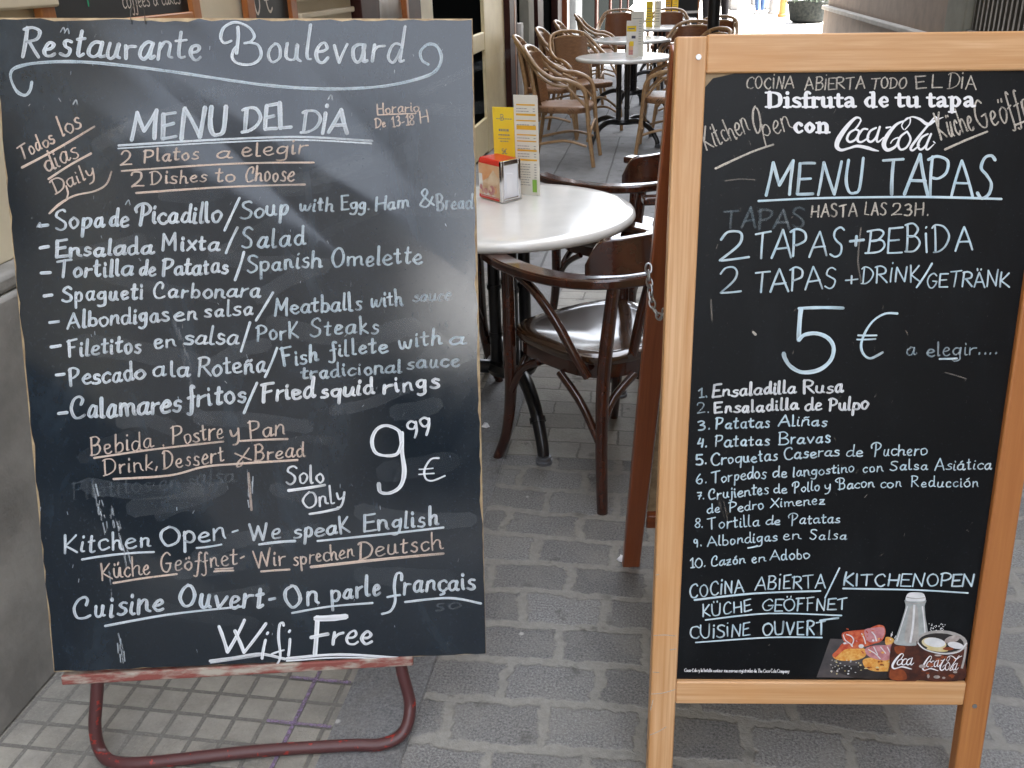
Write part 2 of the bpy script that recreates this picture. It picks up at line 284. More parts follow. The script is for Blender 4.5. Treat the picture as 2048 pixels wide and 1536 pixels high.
# ---------------------------------------------------------------- handwriting
# glyphs as pen strokes: cap height 10, x-height 5.2, S = curved stroke, L = straight strokes
GL = {}
def gdef(txt):
    for ln in txt.strip().split('\n'):
        ch,adv,st=ln.split(' ',2)
        GL[ch]=(float(adv),[(s[0],[tuple(map(float,p.split(','))) for p in s[1:].split()]) for s in st.split(';')])
gdef('''
A 7 L0,0 3.6,10 7,0;L1.3,3.4 5.9,3.7
B 6 L.7,9.8 .5,0;S-.1,9.7 3.4,10 5.2,7.9 3.2,5.4 1,5.2;S1,5.3 4.6,5.1 6,2.6 4,.2 -.2,.1
C 6.2 S6,8.3 4.4,10 1.6,8.6 .2,4.6 1.6,.8 4.2,0 6.2,1.5
D 6.6 L1,9.6 .7,.2;S-.4,8.9 1.2,9.9 4.4,9.4 6.5,6.2 5.4,2.2 2.6,.1 -.4,-.3
E 5.2 L5.2,9.9 .5,9.6 .3,.1 5.3,.3;L.5,5 4.3,5.3
F 5.2 L.5,0 .7,9.6;L-.6,9.3 5.4,10;L.6,5.1 4,5.5
G 6.8 S6.1,8.6 4.2,10 1.4,8.2 .2,4.4 1.6,.8 4.2,.1 6,2.2 6.2,4.3;L3.6,4.4 6.8,4.5
H 6.4 L.6,10 .3,0;L6,10 5.8,0;L.4,4.8 6,5.3
I 1.6 L.8,10 .6,0
J 4 S3.2,10 3.4,3 2.4,.2 0,.6
K 5.8 L.7,10 .4,0;L5.4,9.4 .8,4.2 5.9,.1
L 4.8 L.7,10 .4,.3 5,.1
M 8 L.2,0 1.2,9.8 4,3.2 7.2,10 7.5,0
N 6.6 L.3,0 .9,9.8 5.6,.2 6.5,10
O 7 S3.8,9.9 1.2,8.2 .2,4.6 1.6,.8 3.6,0 6,1.8 6.8,5.4 5.4,9 3.4,9.9
P 5.8 L1,9.8 .5,0;S-.2,9 2.4,10 5.4,8.8 5.2,6 2.8,4.6 .9,4.5
Q 7 S3.8,9.9 1.2,8.2 .2,4.6 1.6,.8 3.6,0 6,1.8 6.8,5.4 5.4,9 3.4,9.9;L4,2.4 6.8,-.4
R 6.2 L.8,9.8 .5,0;S-.1,9.4 2.8,10 5.2,8.6 4.6,6 1,4.9;L2.2,5 6.2,0
S 5.4 S5.3,8.8 3.8,9.9 1.6,9.2 1.1,7 2.8,5.5 4.8,3.6 4.4,1 2.2,0 .2,1.1
T 6.4 L-.3,9 6.6,9.9;L3.3,9.3 2.9,0
U 6.4 S.6,10 .4,4 1.4,.6 3.4,.1 5.2,1.6 6,10
V 6 L.2,9.8 2.8,.1 6,10
W 8.6 L.2,9.8 2.2,.2 4.4,8.6 6.3,.2 8.8,10
X 6 L.4,9.8 5.6,.1;L5.8,10 .2,0
Y 6 L.2,10 3,5 5.8,10;L3,5 2.6,0
Z 5.6 L.4,9.7 5.5,9.9 .2,.2 5.7,.3;L1.4,5 4.6,5.1
a 5 S4.3,4.9 2.4,5.3 .7,3.6 .5,1.3 1.8,.1 3.5,1.5 4.3,4.9;S4.3,5 3.9,1.4 4.4,.2 5.4,.8
b 4.6 L.7,10 .5,.2;S.6,3.6 2.2,5.3 4.1,4.2 4.2,1.5 2.6,.1 .6,.8
c 4 S4,4.4 2.6,5.3 .9,4.2 .4,2 1.4,.3 2.8,.1 4.2,1
d 5 S4.2,4.6 2.4,5.3 .7,3.8 .5,1.4 1.8,.1 3.4,1.2 4.2,3.6;S4.5,10 4.2,3 4.4,.4 5.5,.5
e 4.3 S.6,2.6 2.6,2.9 3.8,4 2.8,5.3 1.2,4.6 .4,2.4 1.2,.4 2.8,.1 4.3,.9
f 3 S3.6,9.2 2.7,10 1.9,8.6 1.9,4 1.7,-2.6 .8,-4 -.6,-3.4;L.3,4.4 3.3,4.9
g 4.8 S4.2,4.7 2.4,5.3 .7,4 .6,2 1.9,.9 3.6,2 4.2,4.7;S4.3,5.2 4.1,.5 3.6,-2.6 1.8,-3.6 0,-3
h 4.8 L.8,10 .5,0;S.6,3 2.2,5.2 3.8,4.6 4,1.6 4.2,.2 5.2,.4
i 1.8 S.8,5.2 .6,1.6 .9,.1 1.7,.3;L.95,7.4 1.1,8.1
j 2 S1.4,5.2 1.3,-1.6 .4,-3.4 -.9,-3;L1.5,7.4 1.6,8.1
k 4.4 L.8,10 .5,0;L4,5.4 .8,2.5 4.4,.1
l 2 S.9,10 .6,2.4 .8,.3 2,.4
m 7.6 L.7,5.2 .5,0;S.6,3.4 2,5.2 3.5,4.6 3.6,0;S3.6,3.4 5.2,5.3 6.6,4.5 6.8,1 7.8,.3
n 4.9 L.7,5.2 .5,0;S.6,3.2 2.2,5.2 3.8,4.6 4,1.2 5.1,.4
o 4.6 S2.5,5.2 .8,4.2 .4,2.2 1.4,.3 2.6,0 4.2,1.4 4.3,3.6 3,5.2 2,5.1
p 4.8 L.9,5.2 .4,-4;S.7,3.6 2.4,5.3 4.2,4.4 4.2,1.8 2.6,.3 .8,.9
q 4.8 S4.2,4.7 2.4,5.3 .7,4 .6,1.8 1.8,.4 3.5,1.6 4.2,4.7;L4.3,5.2 3.9,-4
r 3.7 L.7,5.2 .5,0;S.6,3 1.9,4.6 3.8,5
s 3.8 S3.7,4.7 2.4,5.3 1.1,4.5 1.6,3.2 3.2,2.2 3.3,.7 1.9,0 .2,.6
t 3.4 S1.7,8.6 1.4,2 1.8,.3 3.4,.8;L.1,5.7 3.4,6.1
u 5 S.7,5.2 .5,1.6 1.6,.1 3.2,.9 4,5.2;S4,5 3.9,1 5.1,.3
v 4.6 L.5,5.2 2.2,.2 4.5,5.3
w 6.6 S.5,5.2 .9,.9 2.2,.4 3.3,4;S3.3,4.2 3.8,.8 5.2,.5 6.5,5.4
x 4.4 L.5,5.2 4.2,.1;L4.2,5.3 .3,0
y 4.6 S.5,5.2 .9,2.2 2.2,1.6 3.9,3.4;S4.3,5.3 3.4,-.4 2.2,-3.2 .2,-3.4
z 4.2 L.5,5.1 4,5.2 .3,.2 4.2,.3;L1,2.6 3.4,2.8
0 5.4 S3,9.6 1,7.8 .4,4 1.6,.4 3.2,0 5,2.6 5,6.8 3.4,9.6 2.6,9.5
1 2.8 L.3,7.4 2.3,9.8 2,0;L.4,.1 3.6,.2
2 5.4 S.5,7.6 1.4,9.6 3.6,9.8 4.6,7.8 3.6,4.6 .2,.3;L.2,.3 5.5,.6
3 4.8 S.4,9 2.6,9.8 4.2,8.2 3.4,6 1.8,5.4;S1.8,5.4 4.2,4.6 4.6,2.2 3,.2 .2,.6
4 5 L2,9.8 .3,4 4.6,4.3;L4.4,8 3.4,0
5 5 L4.9,9.8 1,9.6 .7,5.4;S.7,5.4 3,5.9 4.8,3.8 4.2,1 2.2,0 .2,.9
6 4.8 S3.8,9.8 1.4,6.8 .4,3 1.4,.3 3.2,0 4.6,2 3.8,4.4 2,4.6 .7,2.8
7 4.8 L.4,9.6 4.8,9.8 1.8,0;L1.2,5 4.2,5.3
8 4.8 S2.6,5.2 .8,7.2 1.8,9.7 3.8,9.4 4,7 2.2,5 .4,2.6 1.6,.1 3.8,.4 4.4,2.8 2.6,5.2
9 4.8 S4.2,8.4 2.4,9.8 .6,8.2 1,5.6 2.8,5 4.2,7;S4.3,9 4,4 2.8,0
- 3.6 L.3,3.6 3.2,3.8
+ 5 L.2,4.6 4.8,4.9;L2.5,7.2 2.4,2.2
. 1.8 L.7,.1 .9,.9
, 1.8 L1,.9 .5,-1.2
/ 5 L0,-1.5 5,11
€ 6.4 S6.4,8.8 4.8,10 2.4,8.4 1.2,5 2.2,1.2 4.2,0 6.4,1.4;L-.4,6.2 4,6.3;L-.6,4.3 3.8,4.4
& 5.6 S5.4,.2 2.6,4.4 .8,8.4 2.4,10 3.4,8 1.4,4.4 .2,1.6 1.8,0 3.6,1.2 5.4,5.4
~ 5.6 L.6,5.6 5.4,-1;S5.6,6.6 3,2.4 .8,-.4 .3,-2.4 1.6,-2.6 2.6,-.6
! 1.8 L.9,8 .7,0;L1,10.6 1.1,11.2
¡ 2 L.8,6 .7,0
© 6.2 S4.8,6.2 5.4,8.4 4.2,10 1.8,8.8 .3,4.8 1.4,.8 3.8,.1 6.2,1.2
ß 6.6 S.2,7 -1.4,8.4 .4,10.6 3.8,10.4 5.4,8 4.2,5.8 2.2,5.2;S2.2,5.3 5,5 6,2.6 4.4,.3 .8,.1;L1.8,9.4 1.6,-.2
Þ 6.2 S-1,6.2 -1.4,8.2 .4,10 3.6,10.4 5.6,8.6 5,5.8 2.4,4.4;L1.9,9 1.5,-.6
''')
for ch,base,ex in (('ñ','n',[('S',[(1,6.6),(2,7.4),(3,6.9),(4,7.6)])]),('ö','o',[('L',[(1.2,7),(1.3,7.8)]),('L',[(3.2,7.1),(3.3,7.9)])]),
  ('ü','u',[('L',[(1.4,7),(1.5,7.8)]),('L',[(3.2,7.1),(3.3,7.9)])]),('Ü','U',[('L',[(1.8,11.4),(1.9,12.2)]),('L',[(4.2,11.5),(4.3,12.3)])]),
  ('Ö','O',[('L',[(2.2,11.2),(2.3,12)]),('L',[(4.6,11.3),(4.7,12.1)])]),('Ä','A',[('L',[(2.4,11.6),(2.5,12.4)]),('L',[(4.6,11.7),(4.7,12.5)])]),
  ('á','a',[('L',[(2.2,6.6),(3.6,8.2)])]),('ó','o',[('L',[(2,6.6),(3.6,8)])]),('ç','c',[('S',[(2.4,0),(2.8,-1.2),(1.6,-2)])])):
    GL[ch]=(GL[base][0],GL[base][1]+ex)
# heavy slab letters for the printed heading
SB = {}
def sdef(txt):
    for ln in txt.strip().split('\n'):
        ch,adv,st=ln.split(' ',2)
        SB[ch]=(float(adv),[[tuple(map(float,p.split(','))) for p in s.split()] for s in st.split(';')])
sdef('''
D 8.6 2,.7,3 2,9.3,3;0,9.3,1.3 4,9.3,1.3 6.6,8,2.4 7.2,5,3.2 6.6,2,2.4 4,.7,1.3 0,.7,1.3
i 4 2,.7,2.8 2,6,2.8;.3,.6,1.3 3.8,.6,1.3;.4,6.1,1.3 2,6.1,1.3;2,9,2.8 2.05,9.05,2.8
s 5 4.4,5.6,1.6 2.6,6.3,1.5 1.2,5.4,2 1.6,4.2,2.2 3.6,2.9,2.3 4.2,1.5,2 2.6,.6,1.4 .6,1.2,1.6
f 4 4,8.8,1.8 3,9.6,1.6 2,8.2,2.6 2,.7,2.8;.3,.6,1.3 3.8,.6,1.3;.3,6,1.5 3.8,6,1.5
r 4.8 1.8,.7,2.8 1.8,6,2.8;.2,.6,1.3 3.6,.6,1.3;.2,6.1,1.3 1.8,6.1,1.3;1.9,4.6,1.6 3,6,1.8 4.5,5.6,2.4
u 7 1.6,6,2.8 1.6,2,2.8 2.6,.8,2 4,1.2,1.4 5,2.4,1.2;5.2,6,2.8 5.2,.7,2.8;0,6.1,1.3 1.6,6.1,1.3;3.8,6.1,1.3 5.2,6.1,1.3;5.2,.6,1.3 6.8,.6,1.3
t 4.4 2,8,2.4 2,2,2.8 2.8,.8,1.8 4.2,1.2,1.4;.2,6,1.5 4.2,6,1.5
a 6.4 1,5.2,1.8 2.6,6.3,1.5 4.2,5.4,2.4 4.4,2,2.8 4.8,.8,2 6.2,.9,1.4;4.2,3.8,1.4 2,3.2,1.8 1.2,1.8,2.4 2.4,.7,1.8 4.2,2,1.4
d 7 4.8,9,2.8 4.8,.7,2.8;3.2,9.3,1.3 4.8,9.3,1.3;4.8,.6,1.3 6.6,.6,1.3;4.4,5.4,1.4 2.8,6.2,1.6 1.2,3.6,2.8 2.6,.8,1.6 4.4,1.8,1.4
e 5.8 1.2,3.5,1.2 4.6,3.6,1.3 4.4,5.4,2 2.8,6.3,1.5 1.3,3.6,2.8 2.8,.7,1.6 4.9,1.6,1.5
p 7 1.8,6,2.8 1.8,-2.6,2.8;.2,6.1,1.3 1.8,6.1,1.3;.2,-2.7,1.3 3.6,-2.7,1.3;2.2,5.2,1.4 3.8,6.2,1.6 5.4,3.6,2.8 4,.8,1.6 2.2,1.6,1.4
c 5.4 4.4,5,2.4 2.8,6.2,1.6 1.3,3.6,2.8 2.8,.7,1.6 4.8,1.6,1.5
o 6 3,6.2,1.7 1.3,3.5,2.8 3,.8,1.7 4.8,3.5,2.8 3,6.2,1.7
n 7.2 1.8,.7,2.8 1.8,6,2.8;.2,.6,1.3 3.4,.6,1.3;.2,6.1,1.3 1.8,6.1,1.3;2.2,4.8,1.4 3.8,6,1.8 5.2,4.6,2.8 5.2,.7,2.8;3.8,.6,1.3 6.8,.6,1.3
''')
class Pen:
    """ribbons of chalk lying on a plane (board): pixel tracing in, world geometry out"""
    cnt=0
    def __init__(s,G,n,base=.0009): s.G=G; s.n=n; s.mb=MB(); s.mbs=[s.mb]; s.ly=None; s.base=base; s.k=0; s.rng=random.Random(11); s.hollow=.72; s.fat=.93; s.nib=.30
    def ribbon(s,P,W,op=1.0,taper=True):
        if len(P)<2: return
        # end caps
        def unit(a,b):
            dx,dy=b[0]-a[0],b[1]-a[1]; L=math.hypot(dx,dy) or 1e-6; return dx/L,dy/L
        if taper:
            d=unit(P[1],P[0]); e=unit(P[-2],P[-1])
            P=[(P[0][0]+d[0]*W[0]*.42,P[0][1]+d[1]*W[0]*.42)]+list(P)+[(P[-1][0]+e[0]*W[-1]*.42,P[-1][1]+e[1]*W[-1]*.42)]
            W=[W[0]*.5]+list(W)+[W[-1]*.5]
        s.k+=1; vs=[]; cs=[]; n=len(P); rg=s.rng
        o0=s.base+(s.k%60)*.000012; dry=rg.random()<.35; ph=rg.uniform(0,6)
        for i in range(n):
            dx,dy=unit(P[max(i-1,0)],P[min(i+1,n-1)]); w=W[i]/2; off=o0+i*.0000012
            t=i/(n-1); fade=1-(.45*max(0,(t-.6)/.4) if dry and taper else 0)
            for sg,oo in ((-1,1),(-.5,.92),(.15,s.hollow+.12*math.sin(ph+i*.7)),(.55,.8),(1,1)):
                vs.append(on_plane(P[i][0]-dy*w*sg,P[i][1]+dx*w*sg,s.G,s.n,off)); cs.append(op*oo*fade)
        s.mb.add(vs,[(5*i+k,5*i+k+1,5*i+k+6,5*i+k+5) for i in range(n-1) for k in range(4)],0,None,cs)
    def stroke(s,pts,w,op=1.0,curved=True,nib=None,jit=.12):
        nib=s.nib if nib is None else nib
        """pts in photograph pixels"""
        if curved and len(pts)>2:
            P2,_=smooth([Vector((x,y,0)) for x,y in pts],[0]*len(pts),6,False); P=[(p.x,p.y) for p in P2]
            s.ribbon(P,s.widths(P,w,nib,jit),op)
        else:
            for a,b in zip(pts,pts[1:]):
                L=math.hypot(b[0]-a[0],b[1]-a[1]); n=max(2,min(14,int(L/max(w,2))))
                bow=s.rng.uniform(-.02,.02)*L; nx,ny=-(b[1]-a[1])/(L or 1),(b[0]-a[0])/(L or 1)
                P=[(a[0]+(b[0]-a[0])*t+nx*bow*4*t*(1-t),a[1]+(b[1]-a[1])*t+ny*bow*4*t*(1-t)) for t in [i/n for i in range(n+1)]]
                s.ribbon(P,s.widths(P,w,nib,jit),op)
    def widths(s,P,w,nib,jit):
        W=[]; j=s.rng.uniform(-jit,jit)
        for i in range(len(P)):
            dx,dy=P[min(i+1,len(P)-1)][0]-P[max(i-1,0)][0],P[min(i+1,len(P)-1)][1]-P[max(i-1,0)][1]
            L=math.hypot(dx,dy) or 1e-6; hz=abs(dx)/L
            j=.7*j+.3*s.rng.uniform(-jit*2,jit*2); W.append(w*(1-nib*hz+j))
        return W
    def word(s,t,x0,y0,x1,y1,cap,w,op=1.0,slant=.06,gap=1.25):
        tot=sum(GL[c][0]+gap if c!=' ' else 3 for c in t)-gap
        L=math.hypot(x1-x0,y1-y0); sx=L/tot; sy=cap/10; ux,uy=(x1-x0)/L,(y1-y0)/L; u=0
        for c in t:
            if c==' ': u+=3; continue
            adv,st=GL[c]; dy=s.rng.uniform(-.42,.42); sc=s.rng.uniform(.9,1.1); sl=slant+s.rng.uniform(-.07,.07); rr=s.rng.uniform(-.06,.06); wv=s.rng.uniform(.86,1.14); xs=s.rng.uniform(.84,1.12)
            opc=op*s.rng.uniform(.88,1.0)
            for kd,pts in st:
                P=[]
                for a,b in pts:
                    a+=s.rng.uniform(-.26,.26); b=b*sc+dy+s.rng.uniform(-.26,.26)+rr*a
                    X=(u+a*xs+(1-xs)*adv*.5)*sx+b*sy*sl; Y=b*sy
                    P.append((x0+ux*X+uy*Y,y0+uy*X-ux*Y))
                s.stroke(P,w*wv*s.fat,opc*s.rng.uniform(.85,1),kd=='S')
            u+=adv+gap
    def slab(s,t,x0,y0,x1,y1,cap):
        tot=sum(SB[c][0] for c in t); sx=(x1-x0)/tot; sy=cap/10; u=0
        for c in t:
            adv,st=SB[c]
            for pts in st:
                P=[Vector((x0+(u+a)*sx,y0+(y1-y0)*(u/tot)-b*sy,0)) for a,b,_ in pts]; W=[q[2]*sy*.92 for q in pts]
                if len(P)>2: P,W=smooth(P,W,5,False)
                s.ribbon([(p.x,p.y) for p in P],W,1,True)
            u+=adv
    def page(s,txt,op=1.0):
        """lines: word|x0,y0,x1,y1|cap|width  or  _|points|width (rule)  or  ~|points|width (curve)"""
        for ln in txt.strip().split('\n'):
            q=ln.split('|')
            if q[0]=='_' or (q[0]=='~' and ' ' in q[1]):
                P=[tuple(map(float,p.split(','))) for p in q[1].split()]; o2=op*(float(q[3]) if len(q)>3 else 1)
                s.stroke(P,float(q[2]),o2,q[0]=='~' or len(P)>2,.0,.15)
            else:
                a=[float(x) for x in q[1].split(',')]
                if s.ly is None or abs(a[1]-s.ly)>14 or not -40<a[0]-s.lx<42: s.cut()
                s.ly=a[3]; s.lx=a[2]; s.word(q[0],*a,float(q[2]),float(q[3]),op*(float(q[4]) if len(q)>4 else 1))
    def cut(s):
        if s.mb.v: s.mb=MB(); s.mbs.append(s.mb)
    def done(s,name,mat,parent,label=None):
        return [m_.build(name,mat,parent,smooth_angle=0,label=label if len(s.mbs)==1 else None) for m_ in s.mbs if m_.v]
# the logo script, pen path with widths, box 0..880 x 0..290
LOGO=[[(215,45,14),(205,22,16),(165,25,26),(95,100,42),(35,190,50),(20,250,44),(55,280,28),(120,265,20),(185,248,28),(265,262,34),(315,278,26),(358,288,8)],
 [(215,42,16),(190,85,18),(160,120,18)],
 [(172,112,18),(125,140,22),(103,190,26),(128,215,22),(175,190,22),(200,130,22),(168,112,18)],
 [(268,112,18),(232,112,20),(195,160,26),(190,205,26),(222,214,20),(278,178,14)],
 [(338,100,18),(288,130,22),(268,190,26),(295,214,22),(335,180,20),(362,110,20)],[(368,92,22),(342,190,24),(356,214,18),(398,178,10)],[(420,100,18),(456,94,16)],
 [(572,42,14),(500,75,26),(430,160,40),(400,235,46),(430,280,34),(495,250,24),(522,190,20),(505,182,14),(472,200,12),(455,225,12)],
 [(560,115,10),(545,80,12),(580,28,14),(612,24,14),(608,70,12),(570,116,10)],
 [(572,42,12),(625,12,12),(690,30,26),(755,72,34),(815,42,20),(880,15,6)],
 [(588,130,18),(535,172,22),(515,232,26),(537,276,22),(585,256,20),(616,190,22),(588,130,18)],
 [(830,22,14),(812,14,12),(765,70,20),(668,190,26),(618,262,26),(636,282,20),(688,240,12)],
 [(756,150,18),(705,180,22),(676,240,26),(698,276,22),(742,240,20),(778,160,20)],[(782,150,22),(742,250,24),(756,276,18),(806,232,8)]]
def logo(pen,x0,y0,sx,sy,upto=99,skew=0.0,op=1):
    for st in LOGO[:upto]:
        P,W=smooth([Vector((x0+a*sx,y0+b*sy+a*skew,0)) for a,b,_ in st],[max(q[2]*min(sx,sy)*.82,1.0) for q in st],6,False)
        pen.ribbon([(p.x,p.y) for p in P],W,op)
# ================================================================ SETTING
def ground_mats():
    # granite setts with wide sandy joints
    def setts(name,stone,stone2,joint,bw,rh,ms,jit,speck,warp=.018,msm=.35):
        m,nt,lk,bs=new_mat(name); tc=coords(nt,lk,'Object')
        last=tc
        for fq,am in ((2.6,warp*2.2),(13,warp*1.1),(52,warp*.6)):
            w_=nt.new('ShaderNodeTexNoise'); w_.inputs['Scale'].default_value=fq; w_.inputs['Detail'].default_value=3; lk.new(tc,w_.inputs['Vector'])
            ce=N(nt,'ShaderNodeVectorMath',operation='SUBTRACT'); lk.new(w_.outputs['Color'],ce.inputs[0]); ce.inputs[1].default_value=(.5,.5,.5)
            ma=N(nt,'ShaderNodeVectorMath',operation='MULTIPLY_ADD'); lk.new(ce.outputs[0],ma.inputs[0]); ma.inputs[1].default_value=(am*2,am*2,0); lk.new(last,ma.inputs[2]); last=ma.outputs[0]
        sb2=ma
        br=nt.new('ShaderNodeTexBrick'); lk.new(sb2.outputs[0],br.inputs['Vector']); br.offset=.5; br.squash=1
        for k,v in (('Scale',1.),('Mortar Size',ms),('Mortar Smooth',msm),('Bias',0.),('Brick Width',bw),('Row Height',rh)): br.inputs[k].default_value=v
        br.inputs['Color1'].default_value=(.8,.8,.8,1); br.inputs['Color2'].default_value=(1.2,1.2,1.2,1); br.inputs['Mortar'].default_value=(1,1,1,1)
        n=noise(nt,lk,tc,190,4,.7); sp=mixc(nt,lk,ramp(nt,lk,n,[(.36,0.),(.66,1.)]),stone,stone2)
        n3=noise(nt,lk,tc,330,2,.5); sp=mixc(nt,lk,ramp(nt,lk,n3,[(.66,0.),(.72,speck)]),sp,(.42,.43,.44))
        sp=mixc(nt,lk,1.0,sp,br.outputs['Color'],'MULTIPLY')
        nj=noise(nt,lk,tc,60,5,.65); jt=mixc(nt,lk,ramp(nt,lk,nj,[(.3,0.),(.7,1.)]),joint,tuple(x*.72 for x in joint))
        nd=noise(nt,lk,tc,9,5,.6); dirt=ramp(nt,lk,nd,[(.45,0.),(.66,.38)])
        sp=mixc(nt,lk,dirt,sp,tuple(x*.85 for x in joint))
        c=mixc(nt,lk,br.outputs['Fac'],sp,jt)
        ns=noise(nt,lk,tc,7.5,5,.6); c=mixc(nt,lk,ramp(nt,lk,ns,[(.63,0.),(.68,.6)]),c,(.06,.057,.052))
        vo=N(nt,'ShaderNodeTexVoronoi',Scale=9.0); lk.new(sb2.outputs[0],vo.inputs['Vector']); vo.inputs['Scale'].default_value=6.5; c=mixc(nt,lk,ramp(nt,lk,vo.outputs['Distance'],[(.03,.5),(.13,0.)]),c,(.06,.057,.053))
        vo=N(nt,'ShaderNodeTexVoronoi',Scale=5.3); lk.new(tc,vo.inputs['Vector']); c=mixc(nt,lk,ramp(nt,lk,vo.outputs['Distance'],[(.02,.8),(.04,0.)]),c,(.5,.5,.48))
        nl=noise(nt,lk,tc,1.3,3,.5); c=mixc(nt,lk,ramp(nt,lk,nl,[(.4,0.),(.7,.3)]),c,(.12,.115,.105))
        lk.new(c,bs.inputs['Base Color']); bs.inputs['Roughness'].default_value=.62; bs.inputs['Specular IOR Level'].default_value=.35
        h=N(nt,'ShaderNodeMath',operation='MULTIPLY_ADD'); lk.new(br.outputs['Fac'],h.inputs[0]); h.inputs[1].default_value=-1.2*jit
        lk.new(noise(nt,lk,tc,120,4,.7),h.inputs[2]); bump(nt,lk,bs,h.outputs[0],.55,.006); return m
    M['setts']=setts('granite setts',(.090,.091,.091),(.285,.285,.28),(.30,.295,.27),.205,.127,.0165,.9,1.0,.016,.5)
    M['pale']=setts('pale brick paving',(.33,.32,.285),(.42,.41,.37),(.24,.235,.21),.24,.105,.006,.6,.15,.006,.8)
    M['slabs']=setts('grey street slabs',(.23,.235,.235),(.30,.305,.305),(.11,.11,.11),.42,2.2,.008,.6,.1,.004)
    M['plaza']=setts('pale plaza paving',(.42,.41,.39),(.47,.46,.44),(.33,.32,.3),.6,.6,.006,.4,.1,.004)
    M['kerb']=setts('granite kerb',(.12,.125,.13),(.28,.285,.29),(.22,.21,.19),.9,.9,.005,.5,.5,.004)
    # moulded pavement tiles: squares with deep grooves
    m,nt,lk,bs=new_mat('grooved pavement tiles'); tc=coords(nt,lk,'Object')
    br=nt.new('ShaderNodeTexBrick'); lk.new(tc,br.inputs['Vector']); br.offset=0
    for k,v in (('Scale',1.),('Mortar Size',.0052),('Mortar Smooth',.25),('Brick Width',.0665),('Row Height',.0665)): br.inputs[k].default_value=v
    br.inputs['Color1'].default_value=(.30,.285,.24,1); br.inputs['Color2'].default_value=(.35,.335,.29,1); br.inputs['Mortar'].default_value=(.135,.127,.115,1)
    n=noise(nt,lk,tc,5,6,.65); c=mixc(nt,lk,ramp(nt,lk,n,[(.36,0.),(.62,.75)]),br.outputs['Color'],(.15,.145,.13))
    n=noise(nt,lk,tc,150,4,.7); c=mixc(nt,lk,ramp(nt,lk,n,[(.5,0.),(.75,.45)]),c,(.33,.32,.28))
    lk.new(c,bs.inputs['Base Color']); bs.inputs['Roughness'].default_value=.7
    h=N(nt,'ShaderNodeMath',operation='MULTIPLY_ADD'); lk.new(br.outputs['Fac'],h.inputs[0]); h.inputs[1].default_value=-1.6; lk.new(noise(nt,lk,tc,120,4,.7),h.inputs[2])
    bump(nt,lk,bs,h.outputs[0],.6,.005); M['tiles']=m
ground_mats()
def sheet(name,x0,y0,x1,y1,z,mat,nx=1,ny=1):
    b=MB(); b.add([(x0,y0,z),(x1,y0,z),(x1,y1,z),(x0,y1,z)],[(0,1,2,3)]); return b.build(name,M[mat],None,smooth_angle=0,kind='structure')
sheet('ground',-250,-250,250,250,-.012,'plaza')
sheet('cobbled_street',-.478,-6,2.5,2.62,0,'setts'); M['tar']=simple('dark asphalt',(.05,.05,.052),.9,0,(.035,.035,.037),6,bmp=.2,bsc=80,spec=.1); sheet('road',-14,-40,20,-6,-.003,'tar')  # last sheet: dark ground added behind the camera to lower board glare
sheet('kerb_strip',-.645,-6,-.478,4.6,.003,'kerb')
sheet('tiled_pavement',-1.6,-6,-.645,4.6,.001,'tiles')
sheet('brick_street',-.478,2.62,2.5,4.6,-.002,'pale')
sheet('slab_street',-1.7,4.6,2.5,16.6,-.004,'slabs')
# worn purple paint in the grooves of the tiles, laid as thin stripes
M['purple']=chalk_mat('worn purple paint',(.24,.17,.29),(.29,.22,.34),.52,.85,130)
b=MB()
gx=-.645-.0665*1.0
def strip(x0,y0,x1,y1,w,z=.0045):
    d=Vector((x1-x0,y1-y0,0)).normalized(); nn=Vector((-d.y,d.x,0))*w/2; vs=[]
    for k in range(13):
        p=Vector((x0,y0,z)).lerp(Vector((x1,y1,z)),k/12); ww=random.uniform(.7,1.2)
        vs += [p-nn*ww,p+nn*ww]
    b.add(vs,[(2*k,2*k+1,2*k+3,2*k+2) for k in range(12)])
# tile grid is anchored at the world origin: joints at multiples of .0665
jx=[-.0665*k for k in range(8,24)]
px_=min(jx,key=lambda x:abs(x+.75))
strip(px_,1.18,px_,1.62,.010)
for yy in (.0665*19,.0665*21,.0665*23): strip(px_-.06,yy,-.648,yy,.009,.0052)
b.build('ground_paint',M['purple'],None,smooth_angle=0,kind='structure')

# ---------------------------------------------------------------- facades
M['creamw']=simple('cream painted render',(.76,.69,.51),.6,0,(.66,.59,.43),4,bmp=.15,bsc=60)
M['creamd']=simple('cream painted wood',(.80,.68,.40),.45,0,(.72,.60,.34),6,bmp=.1,bsc=40)
M['stone']=simple('grey plinth stone',(.30,.293,.27),.8,0,(.165,.162,.15),4.2,lo=.38,hi=.66,bmp=.45,bsc=70,bd=.004,scale=(1,1,1))
M['brownst']=simple('brown stone cladding',(.30,.215,.15),.7,0,(.22,.16,.115),5,bmp=.2,bsc=90)
M['ledge']=simple('pale stone ledge',(.46,.42,.36),.7,0,(.36,.33,.28),6,bmp=.2,bsc=60)
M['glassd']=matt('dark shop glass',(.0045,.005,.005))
M['redwood']=simple('dark red brown door paint',(.050,.017,.012),.5,0,(.030,.010,.008),7,bmp=.1,bsc=40,spec=.15)
M['orangew']=simple('orange stained wood',(.36,.12,.028),.4,0,(.24,.075,.018),18)
M['dgrey']=simple('dark grey slate',(.045,.05,.052),.7,0,(.065,.07,.073),12,spec=.05)
M['pilaster']=simple('pale green grey pilaster',(.30,.29,.235),.8,0,(.25,.24,.20),5,spec=.1)
M['grille']=simple('dark bronze bars',(.085,.078,.062),.4,.3,(.06,.055,.045),20)
M['paper']=simple('white paper',(.78,.77,.74),.7,0,(.66,.62,.56),9)
XW=-1.40
def wallbox(mb,y0,y1,z0,z1,x=XW,d=.3,mi=0): mb.box((x-d,y0,z0),(x,y1,z1),mi)
